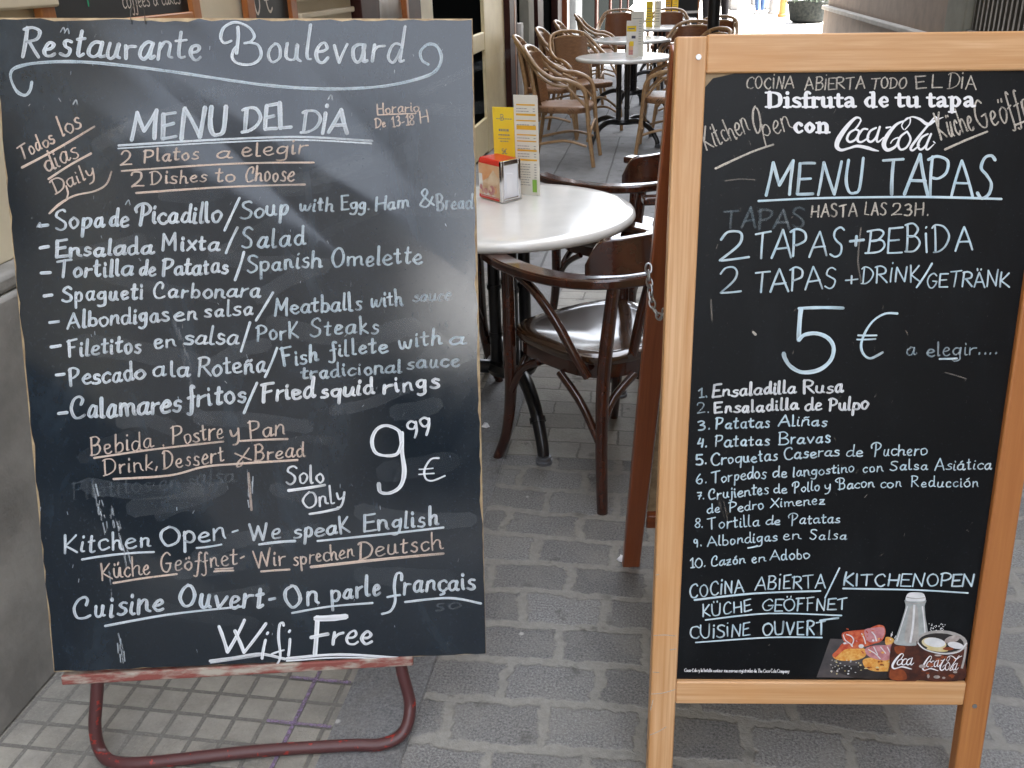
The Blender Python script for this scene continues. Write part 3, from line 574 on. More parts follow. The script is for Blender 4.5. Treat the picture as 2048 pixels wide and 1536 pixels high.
fac=thing('restaurant_facade','cream restaurant shopfront with dark glazed doors along the left side of the street','building',(-1.6,2,0),world=True)
b=MB(); wallbox(b,-2.2,5.80,.90,9.5,XW,.4); b.build('wall',M['creamw'],fac,bevel=.004)
for q0,q1,z0,z1,dx in ((-2.2,.9,0,.86,0),(.904,2.9,0,.86,.003),(2.904,4.24,0,.86,0)):
    b=MB(); b.box((-1.8,q0,z0),(-1.34+dx,q1,z1)); b.build('plinth_block',M['stone'],fac,bevel=.010)
b=MB(); b.box((-1.80,-2.2,.86),(-1.345,4.24,.90)); b.build('plinth_cap',M['stone'],fac,bevel=.012)
for z0,z1,d,q0,q1 in ((1.33,1.35,.03,.2,2.06),(1.40,1.43,.045,.2,2.06),(1.52,1.55,.03,.2,2.06),(1.295,1.318,.03,3.57,4.22),(1.36,1.40,.05,3.57,4.22)):
    b=MB(); b.box((XW,q0,z0),(XW+d,q1,z1)); b.build('moulding',M['creamw'],fac,bevel=.006)
b=MB(); b.box((XW,4.25,0),(XW+.05,4.53,3.2)); b.box((XW,4.99,0),(XW+.05,5.32,3.2)); b.box((XW+.002,4.53,0),(XW+.02,4.99,3.2)); b.build('door_panel',M['redwood'],fac,bevel=.006)
b=MB(); b.box((XW,4.945,0),(XW+.07,4.987,3.2)); b.build('door_frame',M['orangew'],fac,bevel=.005)
XD=-1.50
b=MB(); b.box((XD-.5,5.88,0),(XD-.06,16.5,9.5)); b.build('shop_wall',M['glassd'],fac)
def dooring(y0,y1,mids,mat,name):
    d=MB(); t=.07
    d.box((XD-.05,y0,.0),(XD,y0+.20,3.0)); d.box((XD-.05,y1-.98,.0),(XD,y1,3.0))
    for z0,z1 in mids: d.box((XD-.05,y0+.20,z0),(XD-.004,y1-.98,z1))
    return d.build(name,M[mat],fac,bevel=.008)
fr=dooring(5.83,8.95,((.02,.30),(.84,.98),(2.3,2.45)),'creamd','glazed_door')
b=MB(); b.box((XD-.048,6.03,.30),(XD-.028,7.97,.84)); b.box((XD-.048,6.03,.98),(XD-.028,7.97,2.3)); g=b.build('door_glass',M['glassd'],fr,org=(-1.6,2,0))
g.location=(0,0,0)
for q0,q1,dx in ((8.97,9.25,.05),(9.36,9.6,.02),(11.0,11.5,.04),(13.0,13.5,.04)):
    b=MB(); b.box((XD-.05,q0,0),(XD+dx,q1,3.2)); b.build('column',M['redwood'],fac,bevel=.01)
b=MB(); b.box((XD-.03,9.27,0),(XD+.05,9.34,2.2)); b.build('wooden_strip',M['orangew'],fac,bevel=.005)
b=MB(); b.box((XD-.05,9.66,.25),(XD+.05,9.80,.95)); b.build('white_notice',M['paper'],fac,label='white strip of paper low on the shopfront')
b=MB(); b.box((XD-.05,10.2,0),(XD+.05,10.62,3)); b.build('pale_post',M['pilaster'],fac,bevel=.01)
b=MB(); b.box((XD-.05,13.6,0),(XD+.10,13.9,3)); b.build('brown_post',M['stain'],fac,bevel=.01)
b=MB(); b.box((XD-.05,14.0,.3),(XD+.05,16.5,2.4)); b.build('slate_panel',M['dgrey'],fac)
fs=thing('slate_shopfront','low dark slate shopfront farther along on the left, past the restaurant','building',(-1.6,28,0),world=True)
M['farslate']=matt('dark slate',(.007,.008,.008))
b=MB(); b.box((-6,16.6,0),(-1.47,40,4.4)); b.build('wall',M['farslate'],fs,bevel=.02)
b=MB(); b.box((-6,16.6,4.4),(-1.3,40,4.6)); b.build('roof',M['dgrey'],fs,bevel=.02)
for q in (19.5,24,29,34):
    b=MB(); b.box((-1.47,q,0),(-1.42,q+.35,4.4)); b.build('pilaster',M['redwood'],fs,bevel=.01)
# building across the street
XR=2.5
rb=thing('stone_building','brown stone clad building with a pale ledge on the right side of the street','building',(3.5,8,0),world=True)
b=MB(); b.box((XR,-3,.76),(9,16.65,13)); b.build('wall',M['brownst'],rb)
b=MB(); b.box((XR-.05,9.3,0),(9,16.70,.70)); b.box((XR-.05,-3,0),(9,8.45,.70)); b.box((XR-.03,8.45,0),(9,9.3,.70)); b.build('plinth',M['brownst'],rb,bevel=.01)
b=MB(); b.box((XR-.09,9.3,.70),(9,16.74,.76)); b.build('ledge',M['ledge'],rb,bevel=.012)
b=MB(); b.box((XR-.10,8.95,.76),(XR-.002,9.28,5)); b.box((XR-.14,8.56,.72),(XR-.002,8.93,5)); b.build('pilaster',M['pilaster'],rb,bevel=.015)
b=MB(); b.box((XR-.012,5.2,.80),(XR-.003,8.5,3.6)); b.build('window_recess',M['glassd'],rb)
b=MB()
for i in range(30): b.box((XR-.10,5.3+i*.108,.88),(XR-.075,5.34+i*.108,3.4))
for z in (.84,2.2): b.box((XR-.12,5.2,z),(XR-.07,8.52,z+.05))
b.build('window_grille',M['grille'],rb)
b=MB(); b.box((XR-.16,5.2,.705),(XR-.055,8.5,.80)); b.build('window_sill',M['dgrey'],rb,bevel=.01)
# town blocks added behind the camera to shape reflections in the left board
M['town']=simple('town house render',(.10,.095,.09),.8,0,(.075,.07,.065),.4)
bh=thing('town_house','tall rendered town house behind the photographer','building',(-2,-22,0),world=True)  # added mass, out of view, that bounds the bright gap mirrored in the board
b=MB(); b.box((-12,-26,0),(4.5,-21,10.2)); b.build('wall',M['town'],bh)
b=MB(); b.box((-12.2,-26.2,10.2),(4.7,-20.8,10.6)); b.build('roof',M['redwood'],bh)
M['whitew']=simple('white lime wash',(.78,.80,.82),.8,0,(.70,.72,.75),.8)
bh2=thing('white_house','white washed house standing in the sun behind the photographer','building',(5.6,-24,0),math.radians(-48))  # added reflector, turned to the sun so the left board mirrors it
b=MB(); b.box((-.7,-4,0),(5.6,0,7.6)); b.build('wall',M['whitew'],bh2)
b=MB(); b.box((-.9,-4.2,7.6),(5.8,.2,7.9)); b.build('roof',M['redwood'],bh2)
for x in (.5,3.6):
    for z in (1.2,4.6):
        b=MB(); b.box((x,-.02,z),(x+.9,.012,z+1.6)); b.build('window',M['glassd'],bh2)

gw=thing('garden_wall','low dark wall in front of the white house behind the photographer','wall',(8,-19.5,0),world=True)  # added blocker, hides the reflector's lower part from the board
b=MB(); b.box((2.7,-19.7,0),(14,-19.4,3.7)); b.build('wall',M['farslate'],gw,bevel=.02)
# ================================================================ LEFT CHALKBOARD
YL,LL=math.radians(13.5),math.radians(15)
nL=V(math.sin(YL)*math.cos(LL),-math.cos(YL)*math.cos(LL),math.sin(LL)); eL=V(math.cos(YL),math.sin(YL),0); uL=nL.cross(eL).normalized()
if uL.z<0: uL=-uL
GLft=at(505,1505,0)
def PL(x,y,off=0): return on_plane(x,y,GLft,nL,off)
M['edge']=simple('bare worn wood edge',(.52,.40,.24),.7,0,(.30,.21,.12),30,bmp=.3,bsc=120)
M['tubepaint']=simple('chipped maroon paint on tube',(.085,.030,.030),.36,0,(.30,.028,.02),42,lo=.60,hi=.64,bmp=.3,bsc=60,rvar=.1)
M['redrail']=simple('chipped red and white painted rail',(.23,.062,.048),.65,0,(.40,.36,.30),26,lo=.44,hi=.62,bmp=.4,bsc=110,scale=(.6,1,2.5))
lb=thing('menu_chalkboard','large leaning chalkboard with a handwritten daily menu, on a maroon tube stand','chalkboard',GLft,world=True)
TLc,TRc,BRc,BLc=PL(-20,35),PL(945,37),PL(972,1308),PL(107,1345)
# panel: front face painted, edges bare wood with a chipped outline
b=MB(); rng=random.Random(3)
outl=[]
for A,B_,n in ((BLc,BRc,40),(BRc,TRc,54),(TRc,TLc,40),(TLc,BLc,54)):
    for i in range(n):
        p=A.lerp(B_,i/n); outl.append(p)
cen=(TLc+BRc)/2; rim=[]; edge=[]
for i,p in enumerate(outl):
    d=(cen-p).normalized(); k=rng.random(); rim.append(p+d*(.0009+.0022*k**4+(.005*rng.random() if min(i,n-i)<2 else 0)))
    edge.append(p)
k=len(outl)
vs=[p for p in rim]+[p-nL*.002 for p in edge]+[p-nL*.017 for p in edge]
fs=[(tuple(range(k)))]
b.add(vs,fs+[(i+k,(i+1)%k+k,(i+1)%k,i) for i in range(k)]+[(i+2*k,(i+1)%k+2*k,(i+1)%k+k,i+k) for i in range(k)]+[tuple(range(2*k,3*k))[::-1]],0)
b.m=[0]+[1]*(len(b.f)-1)
panel=b.build('panel',[M['board_l'],M['edge']],lb,smooth_angle=20)
# stand: bent tube in front-below, with two rear props
b=MB(); off=-.012
ctr=[PL(196,1352,off),PL(193,1400,off),PL(190,1455,off),at(200,1500,.02),at(228,1524,.0135),at(300,1525,.0128),at(505,1503,.0128),at(690,1491,.0128),at(765,1488,.0135),at(808,1462,.03),PL(820,1410,off),PL(806,1350,off),PL(800,1322,off)]
ctr=[V(q.x,q.y,max(q.z,.0128)) for q in ctr]; b.tube(ctr,.0125,14,sub=8); b.build('tube_stand',M['tubepaint'],lb,smooth_angle=60)
b=MB()
bk=-nL; bkh=V(bk.x,bk.y,0).normalized()
for px in (230,780):
    top=PL(px,140,-.03); foot=V(top.x,top.y,0)+bkh*.42; foot.z=.012
    b.tube([top,foot],.0115,10)
f1=V(PL(230,140,-.03).x,PL(230,140,-.03).y,.012)+bkh*.42; f2=V(PL(780,140,-.03).x,PL(780,140,-.03).y,.012)+bkh*.42
b.tube([f1,f2],.0115,10); b.build('rear_prop',M['tubepaint'],lb,smooth_angle=60)
b=MB(); p0=PL(122,1362,.004); p1=PL(826,1323,.004)
b.plank(p0,p1,uL,.020,.03,nL); b.build('bottom_rail',M['redrail'],lb,bevel=.003,label='rail with chipped red and white paint')
b=MB(); b.tube([PL(262,46,.003),PL(262,20,.003),PL(275,8,.003),PL(288,20,.003),PL(290,46,.003)],.0008,6); b.build('wire_hanger',M['grille'],lb)
def sub(pen,name,mat,lab): o=pen.done(name,M[mat],panel,lab); return o
def penL(): return Pen(GLft,nL)
p=penL()
p.page('''Restaurante|42,112,402,119|57|8.5
oulevard|532,123,805,123|68|8''')
def z2(L): return [(a/3.49+440,b_/3.49) for a,b_ in L]
def z1(L): return [(a/3.49,b_/3.49) for a,b_ in L]
p.stroke(z2([(125,190),(128,260),(115,370)]),8)
p.stroke(z2([(80,285),(30,300),(5,260),(30,190),(110,155),(200,190),(240,250),(215,290),(170,302)]),7)
p.stroke(z2([(190,296),(260,310),(288,370),(265,425),(200,452),(120,440),(85,400),(95,350),(115,325)]),7)
sub(p,'chalk_lettering','white','white chalk restaurant name across the top')
p=penL()
p.stroke(z1([(222,572),(210,630),(175,665),(120,640),(82,570),(75,510),(115,470),(250,440),(500,430),(800,450),(1200,500),(1535,550)])+z2([(100,565),(300,592),(560,614),(850,620),(1150,600),(1400,545),(1510,490),(1545,400),(1510,320),(1450,310),(1400,360),(1410,420),(1455,450)]),5.5,.8,True,-.1,.2)
sub(p,'chalk_flourish','blue','pale blue curled underline')
p=penL()
p.page('''MENU|262,280,455,270|56|9.5
DEL|487,264,583,258|48|9
D!A|604,264,693,268|47|9
_|237,291 440,279 600,274 745,282|4.2
_|236,297 440,285 600,280 743,287|3''')
sub(p,'chalk_lettering','white','white chalk heading')
p=penL()
p.page('''Todos|44,320,110,285|28|4.2
los|124,273,164,255|38|4.4
_|44,335 110,300 189,253|4.5
días|94,345,158,312|36|4.2
_|97,358 140,330 182,307|4.5
Daily|112,387,190,350|30|4
~|135,398 116,412 98,428 118,408 150,391 190,382 213,368 223,343|3.6
~|132,372 136,386 133,398|3.5
2|239,331,264,330|27|5
Platos|287,325,397,319|26|4.6
a|432,317,462,316|28|4.4
elegir|484,314,614,306|30|4.6
_|243,342 400,331 510,326 628,325|3.4
2|263,373,287,372|28|4.6
Dishes|301,368,413,364|27|4.3
to|431,364,469,364|30|4.3
©hoose|489,362,587,364|33|4.3
_|272,386 450,374 610,369|4
Horario|754,228,838,223|21|3.2
_|755,230 832,227|2.4
De|752,255,771,253|19|3
13-18|785,254,829,248|20|3
H|840,247,858,244|22|3'''.replace('í','i'))
p.page('''Bebida|180,911,306,896|36|4
.|325,893,330,892|30|4
Postre|345,889,447,876|35|4
y|464,878,480,874|36|4
Pan|498,877,569,870|36|4
_|188,916 305,899 447,883|3.8
_|480,882 575,878|4.2
Drink,|209,950,317,938|32|4
Dessert|326,938,449,923|33|4
~|471,924,500,915|34|4
Bread|508,922,610,913|32|4
_|227,958 338,951 406,934 470,928 595,920|4
Küche|204,1160,300,1148|38|4
Geöffnet|320,1144,474,1131|35|4
-|481,1124,492,1121|26|4
_|227,1166 290,1156 354,1148|3.8
_|428,1143 467,1141|3.8
_|430,1138 466,1136|2.4
Wir|510,1138,572,1129|34|4
_|522,1143 579,1139|4
sprechen|587,1131,708,1114|32|3.8
Deutsch|718,1117,884,1097|34|4.2
_|622,1134 760,1119 887,1107|5''')
p.page('''_|497,946 500,985 503,1020|5|.5''')
sub(p,'chalk_lettering','peach','peach chalk lines about times, drink, dessert, bread and the German greeting')
p=penL()
p.page('''_|78,452 96,450|6
Sopa|112,461,208,453|38|7
de|218,453,257,452|33|7
Þicadillo|276,448,441,444|38|7
_|449,461 479,396|5
_|80,496 97,493|7
Ensalada|112,514,304,506|31|7.5
Mixta|322,502,437,500|32|7
_|452,506 475,455|5
_|82,546 101,545|6
Tortilla|115,555,264,551|32|7
de|278,551,310,551|29|7
Patatas|325,552,456,546|33|7
_|470,560 488,504|5
_|88,592 104,590|6
Spagueti|124,603,286,597|31|6.5
©arbonara|305,595,520,594|30|5.8
_|99,645 118,643|6
Albondigas|134,656,337,642|32|6.5
en|349,641,395,640|33|6
salsa|408,635,506,629|30|5.6
_|512,641 546,585|5
_|102,694 121,691|6
Filetitos|136,712,283,704|33|6
en|309,697,351,692|33|5.6
salsa|369,689,476,688|34|5.8
_|482,703 500,645|5
_|112,750 129,748|5.5
Pescado|139,772,289,758|34|7
a|305,755,332,752|36|6
la|342,754,378,751|33|6
Roteña|396,752,531,744|36|6
_|530,754 554,696|5
_|117,827 134,825|6
©alamares|144,839,361,822|42|8
fritos|376,815,492,803|38|7.6
_|488,826 514,766|5.5''')
p.page('''Kitchen|127,1108,302,1094|38|6
_|164,1119 308,1104|4.2
Open|324,1092,450,1079|39|6
_|393,1096 443,1089|4
-|466,1073,480,1070|26|6
We|497,1080,562,1076|36|6
_|518,1089 590,1082|5
speaK|587,1078,702,1065|31|6
English|729,1064,877,1049|35|6
_|635,1082 763,1069 887,1055|4
©uisine|149,1238,328,1222|45|7
Ouvert|356,1216,526,1215|46|8
_|210,1252 338,1229 484,1213|4.2
-|539,1208,554,1204|26|7
On|571,1217,638,1205|46|7.5
parle|662,1203,762,1188|38|7
_|584,1226 660,1213 745,1206|4
rançais|806,1187,950,1177|38|7
_|810,1204 898,1196 962,1207|4.4''')
def z6(L): return [(a/2.739+460,b_/2.739+800) for a,b_ in L]
p.stroke(z6([(940,985),(938,950),(912,955),(900,1020),(905,1100),(880,1155),(832,1172)]),6)
p.stroke(z6([(862,1080),(932,1068)]),6,1,False)
sub(p,'chalk_lettering','white','white chalk dishes in Spanish and the kitchen and language lines')
p=penL()
p.page('''Soup|481,438,578,428|34|6
with|598,422,666,422|25|5.5|.8
Egg.|683,420,740,419|27|5.5|.85
Ham|752,420,817,415|27|5.5|.85
&|842,417,868,413|32|5|.85
Bread|873,420,944,416|30|5.2|.6
Salad|482,498,611,490|40|6|.9
Spanish|494,545,642,533|35|6|.9
Omelette|661,534,844,526|36|5.6|.85
Meatballs|548,630,723,620|35|6|.9
with|742,615,805,610|31|5.4|.85
sauce|827,602,902,600|24|4.6|.5
PorK|513,683,598,674|33|5.4|.9
Steaks|619,672,758,665|33|5.6|.85
Fish|567,733,636,722|34|6|.95
fillete|660,714,775,704|30|5.4|.9
with|797,698,883,688|31|5.6|.9
a|897,689,929,688|28|5.6|.9
tradicional|603,758,802,744|27|5.6|.75
sauce|814,739,919,732|28|5.4|.6''')
p.page('''Filetitos en salsa|146,1000,470,964|34|5|.07''')
sub(p,'chalk_lettering','blue','pale blue chalk English translations, partly rubbed')
p=penL()
p.page('''Fried|525,804,628,794|36|8
squid|641,795,748,788|31|7.4
rings|767,786,878,775|30|7
99|817,876,862,869|32|6.5
Solo|572,969,649,964|34|5
_|577,981 650,970|5.4
Only|607,1015,690,1003|33|5
_|619,1028 677,1017|4.6
_|438,1253 455,1304|7
_|455,1304 489,1240|6.5
_|470,1262 488,1305|7
_|488,1305 532,1247|6
_|531,1280 524,1317|5.5
_|534,1268 536,1265|5
_|580,1278 577,1311|5.5
_|578,1264 580,1261|5
_|635,1235 630,1307|9
_|632,1237 692,1233|11
_|622,1275 656,1268|7
ree|665,1290,745,1288|46|7
_|573,1317 679,1309 796,1316|5
_|573,1322 679,1315 794,1319|3
_|420,1322 470,1315 520,1308 570,1318|5|.8
_|421,1326 470,1319 520,1311|3|.6''')
p.stroke(z6([(940,230),(925,170),(860,140),(805,160),(778,220),(795,285),(850,305),(915,295),(942,235)]),8)
p.stroke(z6([(942,180),(942,280),(955,390),(935,470),(880,508),(825,505),(815,460)]),8.5)
p.stroke(z6([(1145,318),(1100,325),(1066,380),(1072,430),(1110,442),(1178,415)]),4.6)
p.stroke(z6([(1036,380),(1112,374)]),3.6,1,False); p.stroke(z6([(1034,408),(1118,402)]),3.6,1,False)
p.stroke(z6([(294,1235),(290,1220),(272,1232),(266,1300),(275,1400),(258,1450),(235,1475)]),5.4)
p.stroke(z6([(228,1392),(296,1370)]),5,1,False)
sub(p,'chalk_lettering','bright','thick fresh white chalk price, last dish and wifi line')
# drips, rubs and scratches of old chalk
p=penL(); rg=random.Random(5); p.hollow=.9
def drip(x0,y0,x1,y1,n,w,op):
    for i in range(n):
        t=i/n; x=x0+(x1-x0)*t+rg.uniform(-6,6); y=y0+(y1-y0)*t+rg.uniform(-8,8); l=rg.uniform(6,28)
        p.stroke([(x,y),(x+rg.uniform(-2,2)+(x1-x0)/max(abs(y1-y0),1)*l*.6,y+l)],rg.uniform(.8,w),op*rg.uniform(.4,1),False)
drip(190,965,214,1060,16,4,.5); drip(222,1010,256,1115,16,4.5,.4); drip(216,1130,230,1190,6,3,.5); drip(236,1270,246,1312,8,3.5,.55); drip(352,640,392,800,22,6,.14); drip(500,945,502,1010,12,3,.7)
p.word('so',870,1222,920,1216,26,6,.08)
for i in range(46):
    x=rg.uniform(120,860); y=rg.uniform(180,1230); a=rg.uniform(-.5,.3); l=rg.uniform(60,230); p.stroke([(x,y),(x+l*.5,y+a*l*.5+rg.uniform(-12,12)),(x+l,y+a*l)],rg.uniform(22,62),rg.uniform(.012,.04),True)
for i in range(150):
    x=rg.uniform(60,940); y=rg.uniform(60,1300); p.stroke([(x,y),(x+rg.uniform(-4,4),y+rg.uniform(2,8))],rg.uniform(.8,2),rg.uniform(.1,.45),False)
for x,y in ((78,450),(255,405),(640,402),(125,60),(133,62),(150,205),(660,195)): p.stroke([(x-4,y+4),(x+2,y-5),(x+5,y+5)],3,.5,True)
sub(p,'chalk_stain','white','old chalk drips and scratches')

# ================================================================ RIGHT SANDWICH BOARD
YR_,LR=math.radians(8),math.radians(8.5)
nR=V(math.sin(YR_)*math.cos(LR),-math.cos(YR_)*math.cos(LR),math.sin(LR)); eR=V(math.cos(YR_),math.sin(YR_),0); uR=nR.cross(eR).normalized()
if uR.z<0: uR=-uR
GRt=at(1352,1358,.25)
def PR(x,y,off=0): return on_plane(x,y,GRt,nR,off)
TL,TR_,BR,BL=PR(1410,146),PR(2106,141),PR(1930,1361),PR(1352,1358)
W=(TR_-TL).length; ex=(BR-BL).normalized(); uy=(TL-BL).normalized(); Hh=(TL-BL).length
def R2(a,b_,off=0): return BL+ex*a+uy*b_+nR*off            # metres along the panel
sb=thing('sandwich_board','pine framed folding sandwich board with a black tapas menu panel and printed drink advert','sandwich board',V(.3,1.6,0),world=True)
sw=.047; low=-(BL.z)/uy.z
b=MB(); b.plank(R2(-sw/2,low,.010),R2(-sw/2,Hh+.052,.010),ex,sw,.026,nR); st1=b.build('stile',M['pine'],sb,bevel=.003)
b=MB(); b.plank(R2(W+sw/2,low-.004,.010),R2(W+sw/2,Hh+.052,.010),ex,sw,.026,nR); st2=b.build('stile',M['pine_r'],sb,bevel=.003,label='darker orange upright')
b=MB(); b.plank(R2(0,Hh+.027,.0085),R2(W,Hh+.027,.0085),uy,.056,.024,nR); b.build('top_rail',M['pine'],sb,bevel=.003)
b=MB(); b.plank(R2(0,-.0235,.0085),R2(W,-.0235,.0085),uy,.047,.024,nR); b.build('bottom_rail',M['pine'],sb,bevel=.003)
b=MB(); b.add([R2(0,0),R2(W,0),R2(W,Hh),R2(0,Hh),R2(0,0,-.006),R2(W,0,-.006),R2(W,Hh,-.006),R2(0,Hh,-.006)],[(0,1,2,3),(7,6,5,4),(0,4,5,1),(1,5,6,2),(2,6,7,3),(3,7,4,0)])
rpanel=b.build('panel',M['board_r'],sb,smooth_angle=0)
# curled corner of the panel sheet, top left
b=MB(); b.prism([(0,0),(0,-.022),(.012,-.008),(.050,0)],ex,uy,nR,R2(0,Hh,.0006),.0006); b.build('torn_corner',M['edge'],sb)
# rear frame
hb=V(-nR.x,-nR.y,0).normalized()
def rear(a,t): # a along width, t 0 top .. 1 foot
    top=R2(a,Hh+.045,-.035); foot=V(-.062,2.070,0)+ex*(a+.04); foot.z=0
    return top.lerp(foot,t)
nB=(rear(0,1)-rear(0,0)).normalized().cross(ex).normalized()
if nB.y<0: nB=-nB
for a in (-.028,W+.028):
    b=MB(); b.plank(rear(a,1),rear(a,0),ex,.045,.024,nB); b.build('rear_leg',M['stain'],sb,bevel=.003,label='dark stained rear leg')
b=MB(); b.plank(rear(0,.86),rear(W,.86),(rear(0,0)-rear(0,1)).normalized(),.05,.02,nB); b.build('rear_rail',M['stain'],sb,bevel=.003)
b=MB(); q=[rear(0,.03),rear(W,.03),rear(W,.84),rear(0,.84)]; b.add([v for v in q]+[v+nB*-.005 for v in q],[(0,1,2,3),(7,6,5,4),(0,4,5,1),(1,5,6,2),(2,6,7,3),(3,7,4,0)]); b.build('rear_panel',M['edge'],sb,smooth_angle=0)
# screws and hinges
b=MB()
for x,y in ((1397,114),(1949,1412)):
    c=PR(x,y,.0105); b.tube([c,c+nR*.0014],.0042,12)
b.build('screw',M['steel'],sb)
# chain: links hanging between rear leg and front upright
cA=rear(-.04,.30)+V(-.012,0,0); 
cpts=[on_plane(x,y,at(1298,560,.95),V(0,-1,0),0) for x,y in ((1297,537),(1300,562),(1303,590),(1307,615),(1314,631),(1322,635),(1328,625),(1331,610))]
c0=rear(-.03,.3)
cp=[]
for i,(x,y) in enumerate(((1297,537),(1298,556),(1300,575),(1302,594),(1306,611),(1312,625),(1320,634),(1327,629),(1331,612))):
    cp.append(on_plane(x,y,V(-.02,1.66-.012*i,0),V(0,-1,0)))
P,_=smooth(cp,[0]*len(cp),4,False)
b=MB(); tot=0; last=P[0]; links=[]
acc=0
for a,c in zip(P,P[1:]):
    acc+=(c-a).length
    if acc>.0125 or a is P[0]: links.append((a,(c-a).normalized())); acc=0
for i,(c,t) in enumerate(links):
    s_=t.cross(V(0,1,0)).normalized(); s2=t.cross(s_).normalized(); a_=s_ if i%2 else s2
    a_=(s_*math.cos(i*1.3)+s2*math.sin(i*1.3)) if True else a_
    ring=[c+t*(.0105*math.cos(q*math.pi/4))+a_*(.0058*math.sin(q*math.pi/4)) for q in range(8)]
    b.tube(ring,.0019,6,closed=True,sub=2)
b.build('chain',M['steel'],sb,smooth_angle=60)
p=Pen(GRt,nR,.0106); p.hollow=.9
for q in ([(1303,1388),(1326,1386),(1350,1379)],[(1300,1470),(1315,1464),(1332,1454)],[(1308,1271),(1330,1270),(1351,1272)],[(1306,1344),(1318,1345)],[(1301,1420),(1306,1400)],[(1312,1150),(1318,1149)],[(1340,1300),(1352,1298)]): p.stroke(q,2.2,.7,True)
p.done('scratches',M['cream'],st1,'pale scratches near the foot')
def penR(): return Pen(GRt,nR,.0009)
def subR(pen,name,mat,lab): return pen.done(name,M[mat],rpanel,lab)
p=penR(); p.hollow=1
p.slab('Disfruta',1531,216,1713,215.5,33); p.slab('de',1727,215.5,1779,215,33); p.slab('tu',1790,215,1841,215,33); p.slab('tapa',1853,215,1951,214.5,33); p.slab('con',1585,267,1661,266.5,34)
logo(p,1660+35/4.041,60+690/4.041,1/4.041,1/4.041)
p.stroke([(1867,283),(1870,286)],3)
subR(p,'printed_lettering','print','bold white printed slogan and script logo')
p=penR()
p.page('''COC!NA|1492,177,1586,177|23|3.2
AB!ERTA|1609,180,1729,178|25|3.2
TODO|1743,177,1813,176|23|3.2
EL|1829,177,1885,174|24|3.2
D!A|1897,177,1952,178|29|3.2
Kitchen|1414,302,1500,262|50|3.4
O|1508,267,1525,264|56|3.6
pen|1527,276,1584,258|50|3.4
_|1431,337 1501,305 1547,289|4
Küche|1882,281,1949,259|52|4
Geöffnet|1960,260,2093,216|58|4
_|1890,299 1930,281 1975,263|4
_|2031,250 2060,238|4
HASTA|1622,435,1715,431|25|3.8
LAS|1728,429,1772,429|23|3.6
23H.|1784,431,1859,431|23|3.8''')
subR(p,'chalk_lettering','cream','cream chalk lines written round the printed slogan')
p=penR(); p.hollow=.86; p.fat=.9; p.nib=.16
p.page('''MENU|1531,391,1728,388|68|7.2
TAPAS|1765,391,1984,394|78|7
_|1517,402 1650,396 1850,394 2003,398|4.4
2|1440,522,1495,516|60|5.8
TAPAS|1508,519,1685,511|55|5
+|1700,500,1726,499|34|6
BEB!DA|1734,505,1946,501|50|4.6
2|1440,588,1480,586|48|4.6
TAPAS|1509,585,1673,576|44|4.4
+|1689,577,1718,576|34|4.2
DR!NK|1722,566,1840,562|32|3.8
_|1833,575 1864,527|3.6
GETRÄNK|1852,574,2018,573|30|3.8
TAPAS|1448,457,1608,456|38|6|.13
a|1811,710,1834,708|26|3.6|.35
elegir....|1853,712,1996,708|30|3.6|.45
_|1879,718 1914,717|3.4|.8
1.|1397,795,1416,794|20|3.6|.5
2.|1395,827,1419,825|19|3.6|.5
3.|1396,861,1421,858|20|3.8|.8''')
def z3(L): return [(a/4.266+1328,b_/4.266+400) for a,b_ in L]
def z4(L): return [(a/4.266+1660,b_/4.266+400) for a,b_ in L]
p.stroke(z3([(1150,925),(1530,922)]),7,1,False); p.stroke(z3([(1168,930),(1150,1195)]),9,1,False)
p.stroke(z3([(1152,1192),(1200,1150),(1300,1138),(1400,1178),(1448,1262),(1420,1370),(1320,1450),(1180,1470),(1080,1420),(1032,1350),(1022,1310)]),8.6)
p.stroke(z4([(575,968),(470,970),(370,1030),(300,1130),(265,1240),(290,1320),(350,1350),(450,1300)]),5)
p.stroke(z4([(240,1155),(398,1155)]),4,1,False); p.stroke(z4([(230,1190),(388,1185)]),4,1,False)
